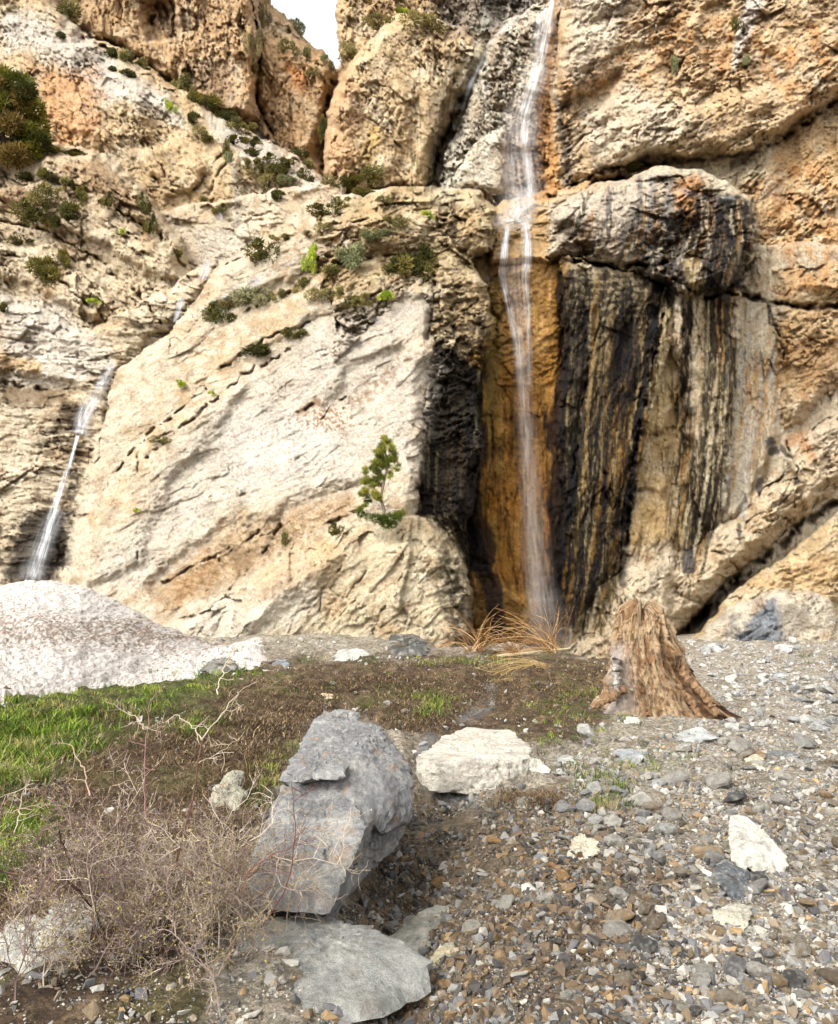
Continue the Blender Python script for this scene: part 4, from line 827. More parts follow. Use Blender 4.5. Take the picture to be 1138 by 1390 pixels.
for k in range(10):
    r_ = np.random.default_rng(90+k); pts = r_.normal(size=(13, 3)); pts /= np.linalg.norm(pts, axis=1)[:, None]; pts *= np.array([1, .8, .58])
    proto.append(lump([tuple(p) for p in pts], 3, .05, 200+k))
ncob = 0
for zi, (P, cnt, (s0, s1), lab, grp, pal_) in enumerate(ZONES):
    P = np.array(P, float); got = 0; meshes = {}
    while got < cnt:
        uu = rng.uniform(P[:,0].min(), P[:,0].max()); vv = rng.uniform(P[:,1].min(), P[:,1].max())
        if poly_sdf(np.array([uu]), np.array([vv]), P)[0] < 0: continue
        x, y, z = G(uu, vv); s = s0 + (s1-s0)*rng.uniform()**1.6; half = s*y/W0*.55*(1 if y > 8 else 1.0)
        ci = int(rng.integers(0, len(pal_))); pk = int(rng.integers(0, 10)); key = (ci, pk)
        if key not in meshes:
            V_, F_ = proto[pk]; meshes[key] = mesh_np('stone', V_, F_, tint_rock(V_*.3, pal_[ci][0], int(zi*50+ci*11+pk), .2, .35), False, M_STONE, np.full(len(V_), .5 if zi == 2 else 0))
        o = link('stone', meshes[key], label=lab, category='stone', group=grp)
        o.location = (x, y, z+half*.28); o.scale = (half*rng.uniform(.85,1.3), half*rng.uniform(.8,1.2), half*rng.uniform(.7,1.1)); o.rotation_euler = (rng.normal(0,.25), rng.normal(0,.25), rng.uniform(0,6.28))
        got += 1; ncob += 1

# ------------------------------------------------------------------ snow bank
sa = np.linspace(-120, 420, 420); sb = np.linspace(0, 1, 220); SA, SB = np.meshgrid(sa, sb)
top = np.interp(SA, [-120,0,40,80,110,150,200,250,300,345,380,420], [802,796,791,788,792,814,840,860,878,893,902,912])
bot = np.interp(SA, [-120,0,60,120,200,300,350,420], [976,964,954,944,930,914,908,916])
sv = bot + (top-bot)*SB; _k = np.array([-120., 0, 100, 200, 300, 420]); Yb = np.interp(sa, _k, ground_at(_k, np.interp(_k, sa, bot[0]))[1])[None]; Yb = np.convolve(np.pad(Yb[0], 40, 'edge'), np.ones(81)/81, 'valid')[None]; sY = Yb-.1 + (23.2-Yb)*SB**1.05
sP = at(SA.ravel(), sv.ravel(), sY.ravel()).reshape(SA.shape+(3,))
bump_ = .035*fbm(SA/16, sv/6, 4, 801) + .02*ridged(SA/30+sv/20, sv/9, 3, 802) + .12*fbm(SA/70, sv/40, 3, 803); sP[..., 2] += bump_*ss(0, .06, SB)
sP[..., 2] = np.maximum(sP[..., 2], gh(sP[...,0], sP[...,1])+.05+.02*fbm(SA/13, sv/5, 3, 805)-.3*(1-ss(0,.07,SB+.03*fbm(SA/9, SA*0, 3, 806)))-.5*ss(345, 415, SA)); sP[0, :, 2] -= .25; sP[..., 2] += .012*facet(SA/10, sv/4, 804)[0]*ss(0,.06,SB)
back = sP[-1:].copy(); back[..., 1] += 2.5; back[..., 2] -= 2.2; sP = np.concatenate([sP, back], 0)
scol = np.zeros(SA.shape+(3,)); scol[:] = srgb(230,222,212, .55)
def smx(w_, c):
    global scol
    w_ = np.clip(w_, 0, 1)[..., None]; scol = scol*(1-w_)+srgb(*c)*w_
band = np.exp(-((sv-(862+.06*(SA-120)))/22)**2)*ss(330, 200, SA)*ss(-60, 10, SA)+.35*np.exp(-((sv-(835+.2*(SA-80)))/12)**2)
dirt = ridged((SA+sv*.6)/17, (sv-.25*SA)/5.5, 4, 810)*.5+.5
fl = fbm(SA/4.2, sv/2.3, 3, 811)
smx(.8*ss(.58, .82, dirt*.75+.3*band)*ss(-.2,.3,fl+.2*band), (118,100,82)); smx(.7*ss(.14,.42,fl+.2*band-.08), (124,104,86)); smx(.6*ss(.3,.5,fbm(SA/2.4, sv/1.6, 2, 814)), (96,78,62)); smx(.4*band*ss(-.1,.4,fbm(SA/30, sv/8, 3, 812)), (136,108,90))
smx(.35*ss(.1,.5,fbm(SA/40, sv/14, 3, 813)), (226,222,214))
scol = np.concatenate([scol, scol[-1:]], 0); ix_ = np.arange(scol.shape[0]*scol.shape[1]).reshape(scol.shape[:2])
sq = np.stack([ix_[:-1,:-1], ix_[:-1,1:], ix_[1:,1:], ix_[1:,:-1]], -1).reshape(-1, 4)
link('snow', mesh_np('snow', sP.reshape(-1,3), sq, scol.reshape(-1,3), True, M_SNOW, np.zeros(scol.shape[0]*scol.shape[1])), kind='structure')

# ------------------------------------------------------------------ tubes and blades
def tubes(lines, radii, cols, sides=3):
    Vs, Fs, Cs = [], [], []; off = 0
    ang = np.arange(sides)*2*math.pi/sides
    for L_, r_, c_ in zip(lines, radii, cols):
        L_ = np.asarray(L_, float); n_ = len(L_); r_ = np.broadcast_to(r_, (n_,))
        T = np.gradient(L_, axis=0); T /= np.linalg.norm(T, axis=1)[:, None]+1e-9
        a = np.cross(T, [.31, .22, .92]); a /= np.linalg.norm(a, axis=1)[:, None]+1e-9; b = np.cross(T, a)
        ring = L_[:, None] + r_[:, None, None]*(a[:, None]*np.cos(ang)[None, :, None] + b[:, None]*np.sin(ang)[None, :, None])
        Vs.append(ring.reshape(-1, 3)); i = np.arange(n_-1)[:, None]*sides+np.arange(sides)[None]; j = np.arange(n_-1)[:, None]*sides+(np.arange(sides)[None]+1) % sides
        Fs.append(np.stack([i, j, j+sides, i+sides], -1).reshape(-1, 4)+off); off += n_*sides; Cs.append(np.repeat(np.array(c_)[None], n_*sides, 0))
    return np.concatenate(Vs), np.concatenate(Fs), np.concatenate(Cs)
def blades(X, Y, Zz, h, wd, cols, rng, lean=.8, az=None):
    """curved grass blades, each three quads tapering to a tip"""
    n_ = len(X); a = rng.uniform(0, 6.283, n_) if az is None else az; d = np.stack([np.cos(a), np.sin(a), np.zeros(n_)], -1); sd = np.stack([-np.sin(a), np.cos(a), np.zeros(n_)], -1)
    ln = np.abs(rng.normal(lean, .3, n_)); rows = []
    base = np.stack([X, Y, Zz], -1)
    for t, ww_ in ((0, 1), (.4, .85), (.75, .5), (1, .06)):
        c = base + d*(ln*h*t*t)[:, None] + np.array([0,0,1.])*(h*(t-.28*ln*t*t*t))[:, None]
        rows.append(c - sd*(wd*ww_/2)[:, None]); rows.append(c + sd*(wd*ww_/2)[:, None])
    V_ = np.stack(rows, 1); i = (np.arange(n_)*8)[:, None]
    F_ = np.concatenate([np.concatenate([i, i+1, i+3, i+2], 1), np.concatenate([i+2, i+3, i+5, i+4], 1), np.concatenate([i+4, i+5, i+7, i+6], 1)])
    return V_.reshape(-1, 3), F_, np.repeat(cols, 8, 0)
def region_pts(rng, P, n_):
    P = np.array(P, float); U_, V_2 = [], []
    while len(U_) < n_:
        u_ = rng.uniform(P[:,0].min(), P[:,0].max(), n_*2); v_ = rng.uniform(P[:,1].min(), P[:,1].max(), n_*2)
        m = poly_sdf(u_, v_, P) > 0; U_ += list(u_[m]); V_2 += list(v_[m])
    return np.array(U_[:n_]), np.array(V_2[:n_])
rng = np.random.default_rng(33)
GREEN = [(132,156,54),(104,132,44),(160,174,72),(84,108,38),(172,160,98),(74,92,36)]
gx, gyy, gz_, gh_, gw, gc = [], [], [], [], [], []
def clumps(P, n_, hh, per, cols, spread=.05, wdt=.006):
    u_, v_ = region_pts(rng, P, n_); X_, Y_, Z_ = ground_at(u_, v_)
    for x, y, z in zip(X_, Y_, Z_):
        m = int(per*rng.uniform(.5, 1.5)); sp = spread*rng.uniform(.6, 1.8); hs_ = hh*rng.uniform(.6, 1.3); c0 = np.array(srgb(*cols[rng.integers(len(cols))], k=.7))
        gx.append(x+rng.normal(0, sp, m)); gyy.append(y+rng.normal(0, sp, m)); gz_.append(np.full(m, z)); gh_.append(hs_*rng.uniform(.5, 1.15, m)); gw.append(np.full(m, wdt)*rng.uniform(.7,1.3,m)*(1+.04*y)); gc.append(c0*rng.uniform(.7, 1.35, (m, 1)))
clumps([(-120,975),(0,955),(60,945),(190,912),(250,905),(345,900),(345,925),(280,940),(230,958),(170,985),(110,1020),(60,1060),(0,1080),(-120,1090)], 300, .11, 26, GREEN, .07, .008)
clumps([(-100,985),(50,975),(130,960),(110,1010),(60,1050),(0,1075),(-100,1090)], 190, .13, 34, GREEN, .05, .008)
clumps([(0,1130),(70,1080),(60,1150),(50,1190),(0,1200)], 60, .12, 20, GREEN[1:4], .06, .005)
clumps([(350,1040),(400,1010),(370,1080),(340,1110)], 22, .12, 22, GREEN, .05, .005)
clumps([(230,980),(300,975),(290,1000),(250,1010)], 22, .12, 22, GREEN, .05, .005)
clumps([(730,880),(780,878),(775,895),(735,896)], 34, .16, 24, GREEN, .12, .008)
clumps([(400,895),(700,890),(690,900),(410,905)], 14, .12, 24, GREEN, .12, .007)
clumps([(360,930),(560,905),(640,930),(600,985),(440,955)], 20, .09, 20, GREEN, .07, .006)
clumps([(800,880),(826,880),(826,890),(802,890)], 8, .14, 20, GREEN, .1, .008)
clumps([(560,940),(600,940),(600,970),(570,975)], 16, .13, 24, GREEN, .08, .006)
clumps([(715,960),(760,940),(850,930),(870,960),(850,990),(770,1010),(740,1030),(720,1010)], 70, .07, 20, GREEN, .08, .006)
clumps([(780,1040),(860,1040),(850,1100),(800,1105)], 26, .09, 20, GREEN, .05, .005)
clumps([(560,890),(700,890),(690,905),(570,908)], 26, .1, 20, GREEN, .1, .007)
clumps([(740,1000),(900,1000),(900,1060),(800,1060)], 26, .06, 16, GREEN, .05, .005)
clumps([(1085,890),(1100,888),(1102,900),(1088,902)], 3, .12, 20, GREEN, .12, .008)
clumps([(905,1020),(960,1010),(960,1040),(910,1040)], 8, .05, 14, GREEN, .04, .004)
V_, F_, C_ = blades(np.concatenate(gx), np.concatenate(gyy), np.concatenate(gz_), np.concatenate(gh_), np.concatenate(gw), np.concatenate(gc), rng)
link('grass', mesh_np('grass', V_, F_, C_, False, M_GRASS), kind='stuff')
# dead matted grass and roots on the bank
DRY = [(122,98,72),(100,78,56),(150,124,92),(80,62,46),(172,150,118),(96,84,62)]
gx, gyy, gz_, gh_, gw, gc = [], [], [], [], [], []
clumps([(300,920),(420,905),(560,895),(700,892),(700,925),(640,960),(560,1000),(480,960),(430,965),(400,1000),(360,1060),(280,1060),(240,1000)], 2200, .055, 14, DRY, .13, .006)
clumps([(0,1090),(120,1030),(260,1000),(300,1050),(340,1110),(330,1200),(200,1290),(0,1290)], 1100, .06, 14, DRY, .10, .004)
clumps([(690,920),(760,890),(860,900),(850,930),(740,970),(700,980)], 260, .08, 14, DRY+[(170,150,80)], .12, .006)
clumps([(680,1080),(760,1075),(760,1095),(690,1100)], 60, .08, 14, DRY, .06, .004)
clumps([(440,900),(830,895),(820,915),(450,930)], 260, .07, 12, DRY, .14, .006)
clumps([(-80,960),(300,940),(300,1010),(100,1060),(-80,1090)], 360, .10, 12, DRY, .1, .005)
X_ = np.concatenate(gx); V_, F_, C_ = blades(X_, np.concatenate(gyy), np.concatenate(gz_), np.concatenate(gh_), np.concatenate(gw), np.concatenate(gc), rng, 1.5)
link('dead_grass', mesh_np('dead_grass', V_, F_, C_, False, M_GRASS), kind='stuff')

# ------------------------------------------------------------------ tree stump
sx, sy_, sz_ = G(893, 966); px = sy_/W0
rng = np.random.default_rng(44)
NA, NH = 420, 240
A_, T_ = np.meshgrid(np.linspace(0, 2*math.pi, NA, endpoint=False), np.linspace(0, 1, NH))
hpx = 146*T_**1.0
prof = np.interp(hpx, [0,8,25,50,75,90,100,125,138,146], [66,58,50,46,43,39,36,31,25,13])
cx_ = np.interp(hpx, [0,25,60,100,146], [4,-2,-10,-17,-16])
ca, sa_ = np.cos(A_), np.sin(A_)
root_l = np.zeros(A_.shape)
for ang_, amp, wd_ in ((-.25, 26, .24), (-.75, 26, .2), (-1.35, 18, .22), (-2.0, 14, .2), (2.9, 30, .2), (-2.7, 24, .2), (.7, 26, .25), (1.8, 20, .3)):
    dd = np.angle(np.exp(1j*(A_-ang_))); root_l = root_l + amp*np.exp(-(dd/wd_)**2)
r_ = prof + root_l*np.exp(-hpx/26) + root_l*.22*np.exp(-hpx/80)
fib = ridged(A_*9+.8*fbm(A_*3, T_*4, 3, 901), T_*2.2, 4, 902); fib2 = ridged(A_*24+1.2*fbm(A_*5, T_*6, 2, 904), T_*5, 3, 903)
fib = .5*(fib+np.roll(fib, 0, 1)); chunk = facet(A_*5, T_*7, 905)[0]; chunk2 = facet(A_*14, T_*16, 906)[0]
seam = np.clip(np.minimum(A_, 2*math.pi-A_)/.25, 0, 1)
seam = 1.0
fl1 = ridged(A_*3.2+.5*fbm(A_*2, T_*3, 2, 916), T_*1.1, 2, 917); fl2 = ridged(A_*9+.5*fbm(A_*3, T_*5, 2, 918), T_*2.6, 3, 919)
r_ = r_*(1 + .19*np.sign(fl1)*np.abs(fl1)**1.3 + .06*fl2 + .05*chunk + .10*fbm(A_*1.6, T_*4, 3, 907) + .03*fbm(A_*9, T_*14, 4, 921))
topn = 1 - .11*ss(.55, 1, T_)*(facet(A_*3.1, T_*0+3, 908)[0]+.35)
X_ = sx + (cx_ + r_*ca)*px; Y_ = sy_ + r_*sa_*px*.85; Zq = sz_ - .05 + hpx*topn*px + seam*.03*chunk*px*10
tipc = np.array([[sx-16*px, sy_, sz_+136*px]])
Vt = np.concatenate([np.stack([X_.ravel(), Y_.ravel(), Zq.ravel()], -1), tipc])
ii = np.arange(NA*NH).reshape(NH, NA); jj = np.roll(ii, -1, 1)
Fq = np.stack([ii[:-1], jj[:-1], jj[1:], ii[1:]], -1).reshape(-1, 4)
Ft = np.stack([ii[-1], jj[-1], np.full(NA, NA*NH), np.full(NA, NA*NH)], -1)
c_ = np.zeros((NH, NA, 3)); c_[:] = srgb(160,124,86)
def sm(wt, c):
    global c_
    w_ = np.clip(wt, 0, 1)[..., None]; c_ = c_*(1-w_)+srgb(*c)*w_
sm(.7*ss(.1,.55, fl1+.4*fbm(A_*3, T_*6, 3, 911)), (216,186,146)); sm(.6*ss(.1,.6,-fl2), (84,54,34)); sm(.5*ss(.15,.5,fbm(A_*4, T_*9, 4, 912)), (182,116,60)); sm(.6*ss(.1,.45,fbm(A_*14, T_*26, 3, 913)), (226,204,170)); sm(.7*ss(.08,.4,-fbm(A_*12, T_*20, 4, 915)), (72,46,30))
rt = np.exp(-(np.angle(np.exp(1j*(A_+.35)))/.75)**2)*ss(.75, .4, T_); rt = np.maximum(rt, np.exp(-(np.angle(np.exp(1j*(A_+.6)))/.75)**2)*ss(.72, .45, T_)); sm(rt*.95*ss(-.5,.05,fbm(A_*6, T_*5, 3, 914)+.2), (66,40,26)); sm(.8*rt*ss(.1,.4,fbm(A_*16, T_*7, 3, 922)), (196,160,120))  # dark red-brown wood on the right flank, with its shade painted in too
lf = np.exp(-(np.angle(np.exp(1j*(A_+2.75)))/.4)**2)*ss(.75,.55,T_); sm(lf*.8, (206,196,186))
st = bpy.data.objects.new('tree_stump', None); C.objects.link(st); st.location = (sx, sy_, sz_); st['label'] = 'rotten orange-brown tree stump with flaring roots standing at the edge of the gravel'; st['category'] = 'stump'
off_ = np.array([sx, sy_, sz_])
Fall = np.concatenate([Fq]); mst = mesh_np('trunk', Vt-off_, Fall, np.concatenate([c_.reshape(-1,3), [[.2,.12,.06]]]), True, M_WOOD, None)
# close the broken top with a ragged inner surface
bm = bmesh.new(); bm.from_mesh(mst); bm.verts.ensure_lookup_table(); tv_ = bm.verts[NA*NH]
for i in range(NA):
    try: bm.faces.new((bm.verts[int(ii[-1,i])], bm.verts[int(jj[-1,i])], tv_))
    except ValueError: pass
bm.to_mesh(mst); bm.free(); link('trunk', mst, st)
for k, pts in enumerate([[(922,908),(944,932),(962,952),(976,972)], [(915,930),(940,955),(955,985)], [(845,935),(825,950),(806,962)], [(838,895),(836,915),(838,945)], [(880,950),(884,975),(880,992)]]):
    n_ = 26; P_ = np.array(pts, float); t = np.linspace(0, len(pts)-1, n_); uu = np.interp(t, range(len(pts)), P_[:,0]); vv = np.interp(t, range(len(pts)), P_[:,1])
    L_ = at(uu, vv, np.linspace(sy_-.30, sy_-.62 if k != 3 else sy_-.4, n_)); L_ += rng.normal(0, .006, L_.shape)
    for q in range(n_): L_[q, 2] = max(L_[q, 2], float(gh(L_[q,0], L_[q,1]))-.01)
    rr = np.linspace(.075, .03, n_)*(1+.25*rng.uniform(-1, 1, n_))
    V_, F_, C2 = tubes([L_-off_], [rr], [srgb(*((206,196,184) if k == 3 else (176,140,104)))], 9); V_ = V_ + rng.normal(0, .008, V_.shape)
    link('root', mesh_np('root', V_, F_, C2*rng.uniform(.6,1.3,(len(C2),1)), False, M_WOOD), st)

# ------------------------------------------------------------------ thorn bush
rng = np.random.default_rng(55); rnd = random.Random(5)
TW = [(186,168,154),(158,138,128),(132,108,102),(204,188,168),(112,90,84),(170,152,128)]
def grow(lines, rad, cols, p, d, ln, r, lev, buds, wander=.35, droop=0.0, tone=None):
    n_ = 5 if lev < 2 else 4; pts = [np.array(p, float)]; d = np.array(d, float); d /= np.linalg.norm(d)
    tone = tone if tone is not None else srgb(*TW[rng.integers(len(TW))])*rng.uniform(.7, 1.25)
    for i in range(n_):
        d = d + rng.normal(0, wander, 3)*.6 - np.array([0, 0, droop*(i+1)/n_]); d /= np.linalg.norm(d); pts.append(pts[-1]+d*ln/n_)
        if lev > 0 and i >= 1 or lev > 1:
            for _ in range(2 if lev > 1 else (2 if rng.uniform() < .8 else 1)):
                s_ = rng.normal(0, 1, 3); s_ -= d*np.dot(s_, d); s_ /= np.linalg.norm(s_)+1e-9
                grow(lines, rad, cols, pts[-1], d*.55+s_*rng.uniform(.6, 1.1)+np.array([0,0,.12]), ln*rng.uniform(.38, .62), r*.62, lev-1, buds, wander, droop, tone*rng.uniform(.85, 1.2) if rng.uniform() < .8 else None)
        if buds is not None and lev <= 1 and rng.uniform() < .45: buds.append(pts[-1].copy())
    lines.append(np.array(pts)); rad.append(np.linspace(r, r*.55, n_+1)); cols.append(np.clip(tone, .01, .7))
def bush(name, label, cat, bases, seed, budcol, group=None):
    x0, y0, z0 = bases[0][0]; root = bpy.data.objects.new(name, None); C.objects.link(root); root.location = (x0, y0, z0); root['label'] = label; root['category'] = cat
    if group: root['group'] = group
    main = ([], [], []); twg = ([], [], []); buds = []
    for (p, d, ln, r, lev) in bases:
        l, ra, co_ = [], [], []; grow(l, ra, co_, p, d, ln, r, lev, buds)
        for a, b, c in zip(l, ra, co_):
            T = twg; T[0].append(a-np.array([x0,y0,z0])); T[1].append(b); T[2].append(c)
    for nm, T in (('stem', main), ('twigs', twg)):
        if T[0]: V_, F_, C2 = tubes(*T); link(nm, mesh_np(nm, V_, F_, C2, False, M_BARK), root)
    B = np.array(buds)-np.array([x0,y0,z0]); B = B[rng.uniform(0,1,len(B)) < .55]; n_ = len(B)
    a = rng.normal(size=(n_,3)); a /= np.linalg.norm(a, axis=1)[:,None]; b = np.cross(a, rng.normal(size=(n_,3))); b /= np.linalg.norm(b, axis=1)[:,None]; s = rng.uniform(.0018, .0042, (n_,1))
    V_ = np.stack([B-a*s*1.5, B+b*s, B+a*s*1.8, B-b*s], 1).reshape(-1,3); F_ = np.arange(n_*4).reshape(-1,4)
    cc = np.array([srgb(*c) for c in budcol])[rng.integers(0, len(budcol), n_)]; link('buds', mesh_np('buds', V_, F_, np.repeat(cc, 4, 0), False, M_LEAF), root)
    return root
bases = []
x0, y0, z0 = G(178, 1320)
for k in range(13):
    th = rng.uniform(-math.pi*1.0, math.pi*.98); el = rng.uniform(.15, 1.0)
    d = np.array([math.cos(th)*(1.0-el*.55), math.sin(th)*.7*(1.1-el*.6)+.26, .30+el*.85])
    b_ = np.array([x0+rng.normal(0,.16), y0+rng.normal(0,.13)+.1, z0-.02]); bases.append((b_, d, rng.uniform(.44, .72), .0050, 3))
for (u_, v_) in ((60,1345),(110,1330),(290,1330),(20,1360),(250,1290),(150,1290),(300,1380)):
    x, y, z = G(u_, v_)
    for _ in range(1): bases.append((np.array([x, y, z-.02]), np.array([rng.normal(0,.5), rng.normal(0,.4)+.2, .8]), rng.uniform(.26, .42), .004, 3))
bases.insert(0, bases.pop(0))
tb = bush('thorn_bush', 'tangled leafless thorn bush with grey-brown twigs filling the lower left corner', 'bush', bases, 1, [(176,166,70),(196,170,110),(140,130,60),(206,190,150)])
tbl = np.array(tb.location)
# the tall shoots that stand out of it
Lp = [([(262,1190),(238,1170),(262,1090),(272,1020),(276,1000)], .006, (104,72,62)), ([(272,1005),(290,985),(318,948),(326,938)], .003, (206,190,168)), ([(274,1005),(262,985),(238,970)], .003, (200,182,160)), ([(198,1115),(197,1050),(200,990),(204,950)], .003, (150,110,104)),
      ([(198,990),(186,975),(174,968)], .0025, (190,172,150)), ([(270,1035),(300,1020),(330,1000)], .0022, (200,184,160)), ([(292,942),(302,915),(310,894)], .003, (214,198,170)), ([(122,1080),(112,1040),(94,1010)], .003, (190,160,140)), ([(20,1130),(26,1100),(34,1074)], .003, (200,180,160)),
      ([(0,1182),(50,1192),(95,1196)], .004, (130,96,90)), ([(10,1105),(50,1092),(95,1095)], .003, (190,160,140)), ([(95,1195),(130,1240),(160,1300)], .006, (96,72,66)), ([(80,1130),(92,1165),(110,1200)], .004, (96,72,66)), ([(310,1300),(330,1240),(370,1200)], .005, (110,84,76)), ([(210,1290),(215,1250),(205,1210)], .012, (72,56,50)), ([(225,1330),(222,1280),(235,1230)], .014, (66,52,46)), ([(305,1330),(318,1280),(325,1250)], .010, (80,62,56))]
for pts, r0, col in Lp:
    P_ = np.array(pts, float); n_ = 14; t = np.linspace(0, len(pts)-1, n_); Yd = np.interp(np.linspace(0,1,n_), [0,1], [3.75, 3.95])
    L_ = at(np.interp(t, range(len(pts)), P_[:,0]), np.interp(t, range(len(pts)), P_[:,1]), Yd) + rng.normal(0, .004, (n_,3))
    ls, rs_, cs_ = [L_-tbl], [np.linspace(r0, r0*.6, n_)], [srgb(*col)]
    for q in range(3, n_, 2): grow(ls, rs_, cs_, L_[q]-tbl, rng.normal(0,1,3)*[1,.4,.8], .07*rng.uniform(.5,1.6), .0016, 1 if rng.uniform()<.4 else 0, None, .35, 0, srgb(*col)*1.1)
    V_, F_, C2 = tubes(ls, rs_, cs_, 5); link('shoot', mesh_np('shoot', V_, F_, C2, False, M_BARK), tb)
def stem_thing(name, label, cat, pts, Y0, Y1, r0, col, side=6, sl=.12, lev=0):
    P_ = np.array(pts, float); n_ = 20; t = np.linspace(0, len(pts)-1, n_); o0 = at(*pts[0], Y0)
    L_ = at(np.interp(t, range(len(pts)), P_[:,0]), np.interp(t, range(len(pts)), P_[:,1]), np.linspace(Y0, Y1, n_)) + rng.normal(0, .003, (n_,3)) - o0
    ls, rs_, cs_ = [L_], [np.linspace(r0, r0*.4, n_)], [srgb(*col)]
    for q in np.linspace(3, n_-2, side).astype(int): grow(ls, rs_, cs_, L_[q], rng.normal(0,1,3)*[1,.3,.7], sl*rng.uniform(.5,1.5), r0*.5, lev, None, .3, 0, srgb(*col))
    V_, F_, C2 = tubes(ls, rs_, cs_, 5); o = link(name, mesh_np(name, V_, F_, C2, False, M_BARK), label=label, category=cat); o.location = o0; return o
stem_thing('bramble', 'upright reddish bramble stem rising in front of the split boulder', 'bramble', [(352,1262),(385,1215),(398,1165),(402,1120),(398,1085),(396,1062)], 3.85, 3.95, .0034, (112,62,50))
stem_thing('bramble', 'reddish bramble lying slantwise across the foot of the split boulder', 'bramble', [(326,1215),(338,1180),(372,1160),(410,1145),(432,1138)], 3.8, 4.0, .0028, (130,72,60), 8)
stem_thing('stick', 'pale dead stick lying along the crest before the waterfall foot', 'stick', [(675,891),(720,886),(775,880)], 17.6, 17.2, .035, (206,186,146), 0)
stem_thing('stick', 'brown fallen stick in the wet gravel at the front', 'stick', [(745,1172),(770,1188),(785,1196)], 5.05, 4.85, .012, (120,84,52), 0)

# ------------------------------------------------------------------ dry brush and straw at the foot of the fall
def straw(name, label, cat, fans, group=None):
    ls, rs_, cs_ = [], [], []
    for (u_, v_, Y_b, n_, ang0, ang1, l0, l1, bend, r0, cols_) in fans:
        for _ in range(n_):
            a = rng.uniform(ang0, ang1); ln = rng.uniform(l0, l1)*Y_b/W0; b_ = at(u_+rng.normal(0,6), v_+rng.normal(0,2), Y_b+rng.normal(0,.15)); d = np.array([math.cos(a), rng.normal(0,.35), math.sin(a)]); pts = [b_]
            sg = rng.uniform(.5, 1.5)
            for i in range(7): d = d + np.array([.10*np.sign(d[0])*bend*sg, 0, -.16*bend*sg]) + rng.normal(0,.05,3); d /= np.linalg.norm(d); pts.append(pts[-1]+d*ln/7)
            ls.append(np.array(pts)); rs_.append(np.linspace(r0, r0*.4, 8)); cs_.append(srgb(*cols_[rng.integers(len(cols_))])*rng.uniform(.7,1.2))
            if rng.uniform() < .6: grow(ls, rs_, cs_, pts[4], d+rng.normal(0,.6,3), ln*.35, r0*.6, 0, None, .3, .1, cs_[-1])
    o0 = ls[0][0].copy(); V_, F_, C2 = tubes([l-o0 for l in ls], rs_, cs_); o = link(name, mesh_np(name, V_, F_, C2, False, M_BARK), label=label, category=cat); o.location = o0; return o
OR = [(190,140,84),(150,104,58),(206,168,116),(120,84,50)]
straw('dry_shrub', 'orange-brown dry shrub arching in front of the dark waterfall foot', 'shrub', [(752,884,17.4,46,1.75,3.0,50,120,.8,.006,OR), (700,888,17.6,36,.9,2.9,40,80,.9,.006,OR), (650,884,17.8,40,.6,2.2,40,85,.9,.008,OR), (752,884,17.4,16,1.2,1.8,40,75,.3,.008,OR)])
straw('straw_tussock', 'drooping tuft of straw-coloured dead grass on the bank above the stream', 'grass tuft', [(735,905,15.4,110,2.5,3.6,40,110,1.1,.005,[(176,146,92),(150,122,70),(198,170,116),(128,104,60)]), (715,925,14.4,70,2.7,3.9,30,80,1.1,.005,[(176,146,92),(150,122,70),(128,104,60)])])

# ------------------------------------------------------------------ plants on the cliff
def tuft_mesh(name, seed, cols, n_=1500, lumps=8, leaf=.10, up=.4, flat=.6):
    r = np.random.default_rng(seed); cs_ = r.normal(0, .55, (lumps, 3))*[1, .6, flat*.8]; rad_ = r.uniform(.15, .5, lumps)
    k = r.integers(0, lumps, n_); d = r.normal(size=(n_,3)); d /= np.linalg.norm(d, axis=1)[:,None]; P_ = cs_[k]+d*rad_[k][:,None]*r.uniform(.45, 1.05, (n_,1))**.6
    P_[:,2] += .45
    a = d + r.normal(0,.5,(n_,3)) + [0,0,up]; a /= np.linalg.norm(a, axis=1)[:,None]; b = np.cross(a, r.normal(size=(n_,3))); b /= np.linalg.norm(b, axis=1)[:,None]; s = leaf*r.uniform(.5,1.4,(n_,1))
    V_ = np.stack([P_-b*s*.35, P_+b*s*.35, P_+a*s*1.9+b*s*.12, P_+a*s*1.9-b*s*.12], 1).reshape(-1,3); F_ = np.arange(n_*4).reshape(-1,4)
    tone = 1.5*np.array([srgb(*c) for c in cols])[r.integers(0,len(cols),lumps)][k]*r.uniform(.6,1.4,(n_,1)); return mesh_np(name, V_, F_, np.repeat(tone,4,0), False, M_LEAF)
KINDS = {'dk': [(92,86,34),(74,72,28),(112,102,44),(60,60,24)], 'ol': [(128,120,68),(106,100,54),(140,128,80),(92,88,48)], 'gr': [(124,126,86),(108,112,76),(146,140,104)], 'br': [(160,176,50),(176,184,70),(130,150,40)], 'bn': [(120,104,66),(98,86,54),(134,120,76)]}
TM = {k: [tuft_mesh('shrub', 1000+i*7+j, c) for j in range(3)] for i, (k, c) in enumerate(KINDS.items())}
gA = ('small dark shrub on the slanting ledge of the distant cliff', 'shrubs along the slanting ledge of the distant cliff')
gB = ('small olive shrub growing on the upper ledges of the pale rock slab', 'shrubs on the upper ledges of the pale rock slab')
gC = ('little shrub clinging to the left rocky slope', 'shrubs on the left rocky slope')
gD = ('grey-green tuft high on the skyline flank of the distant cliff', 'tufts on the skyline flank of the distant cliff')
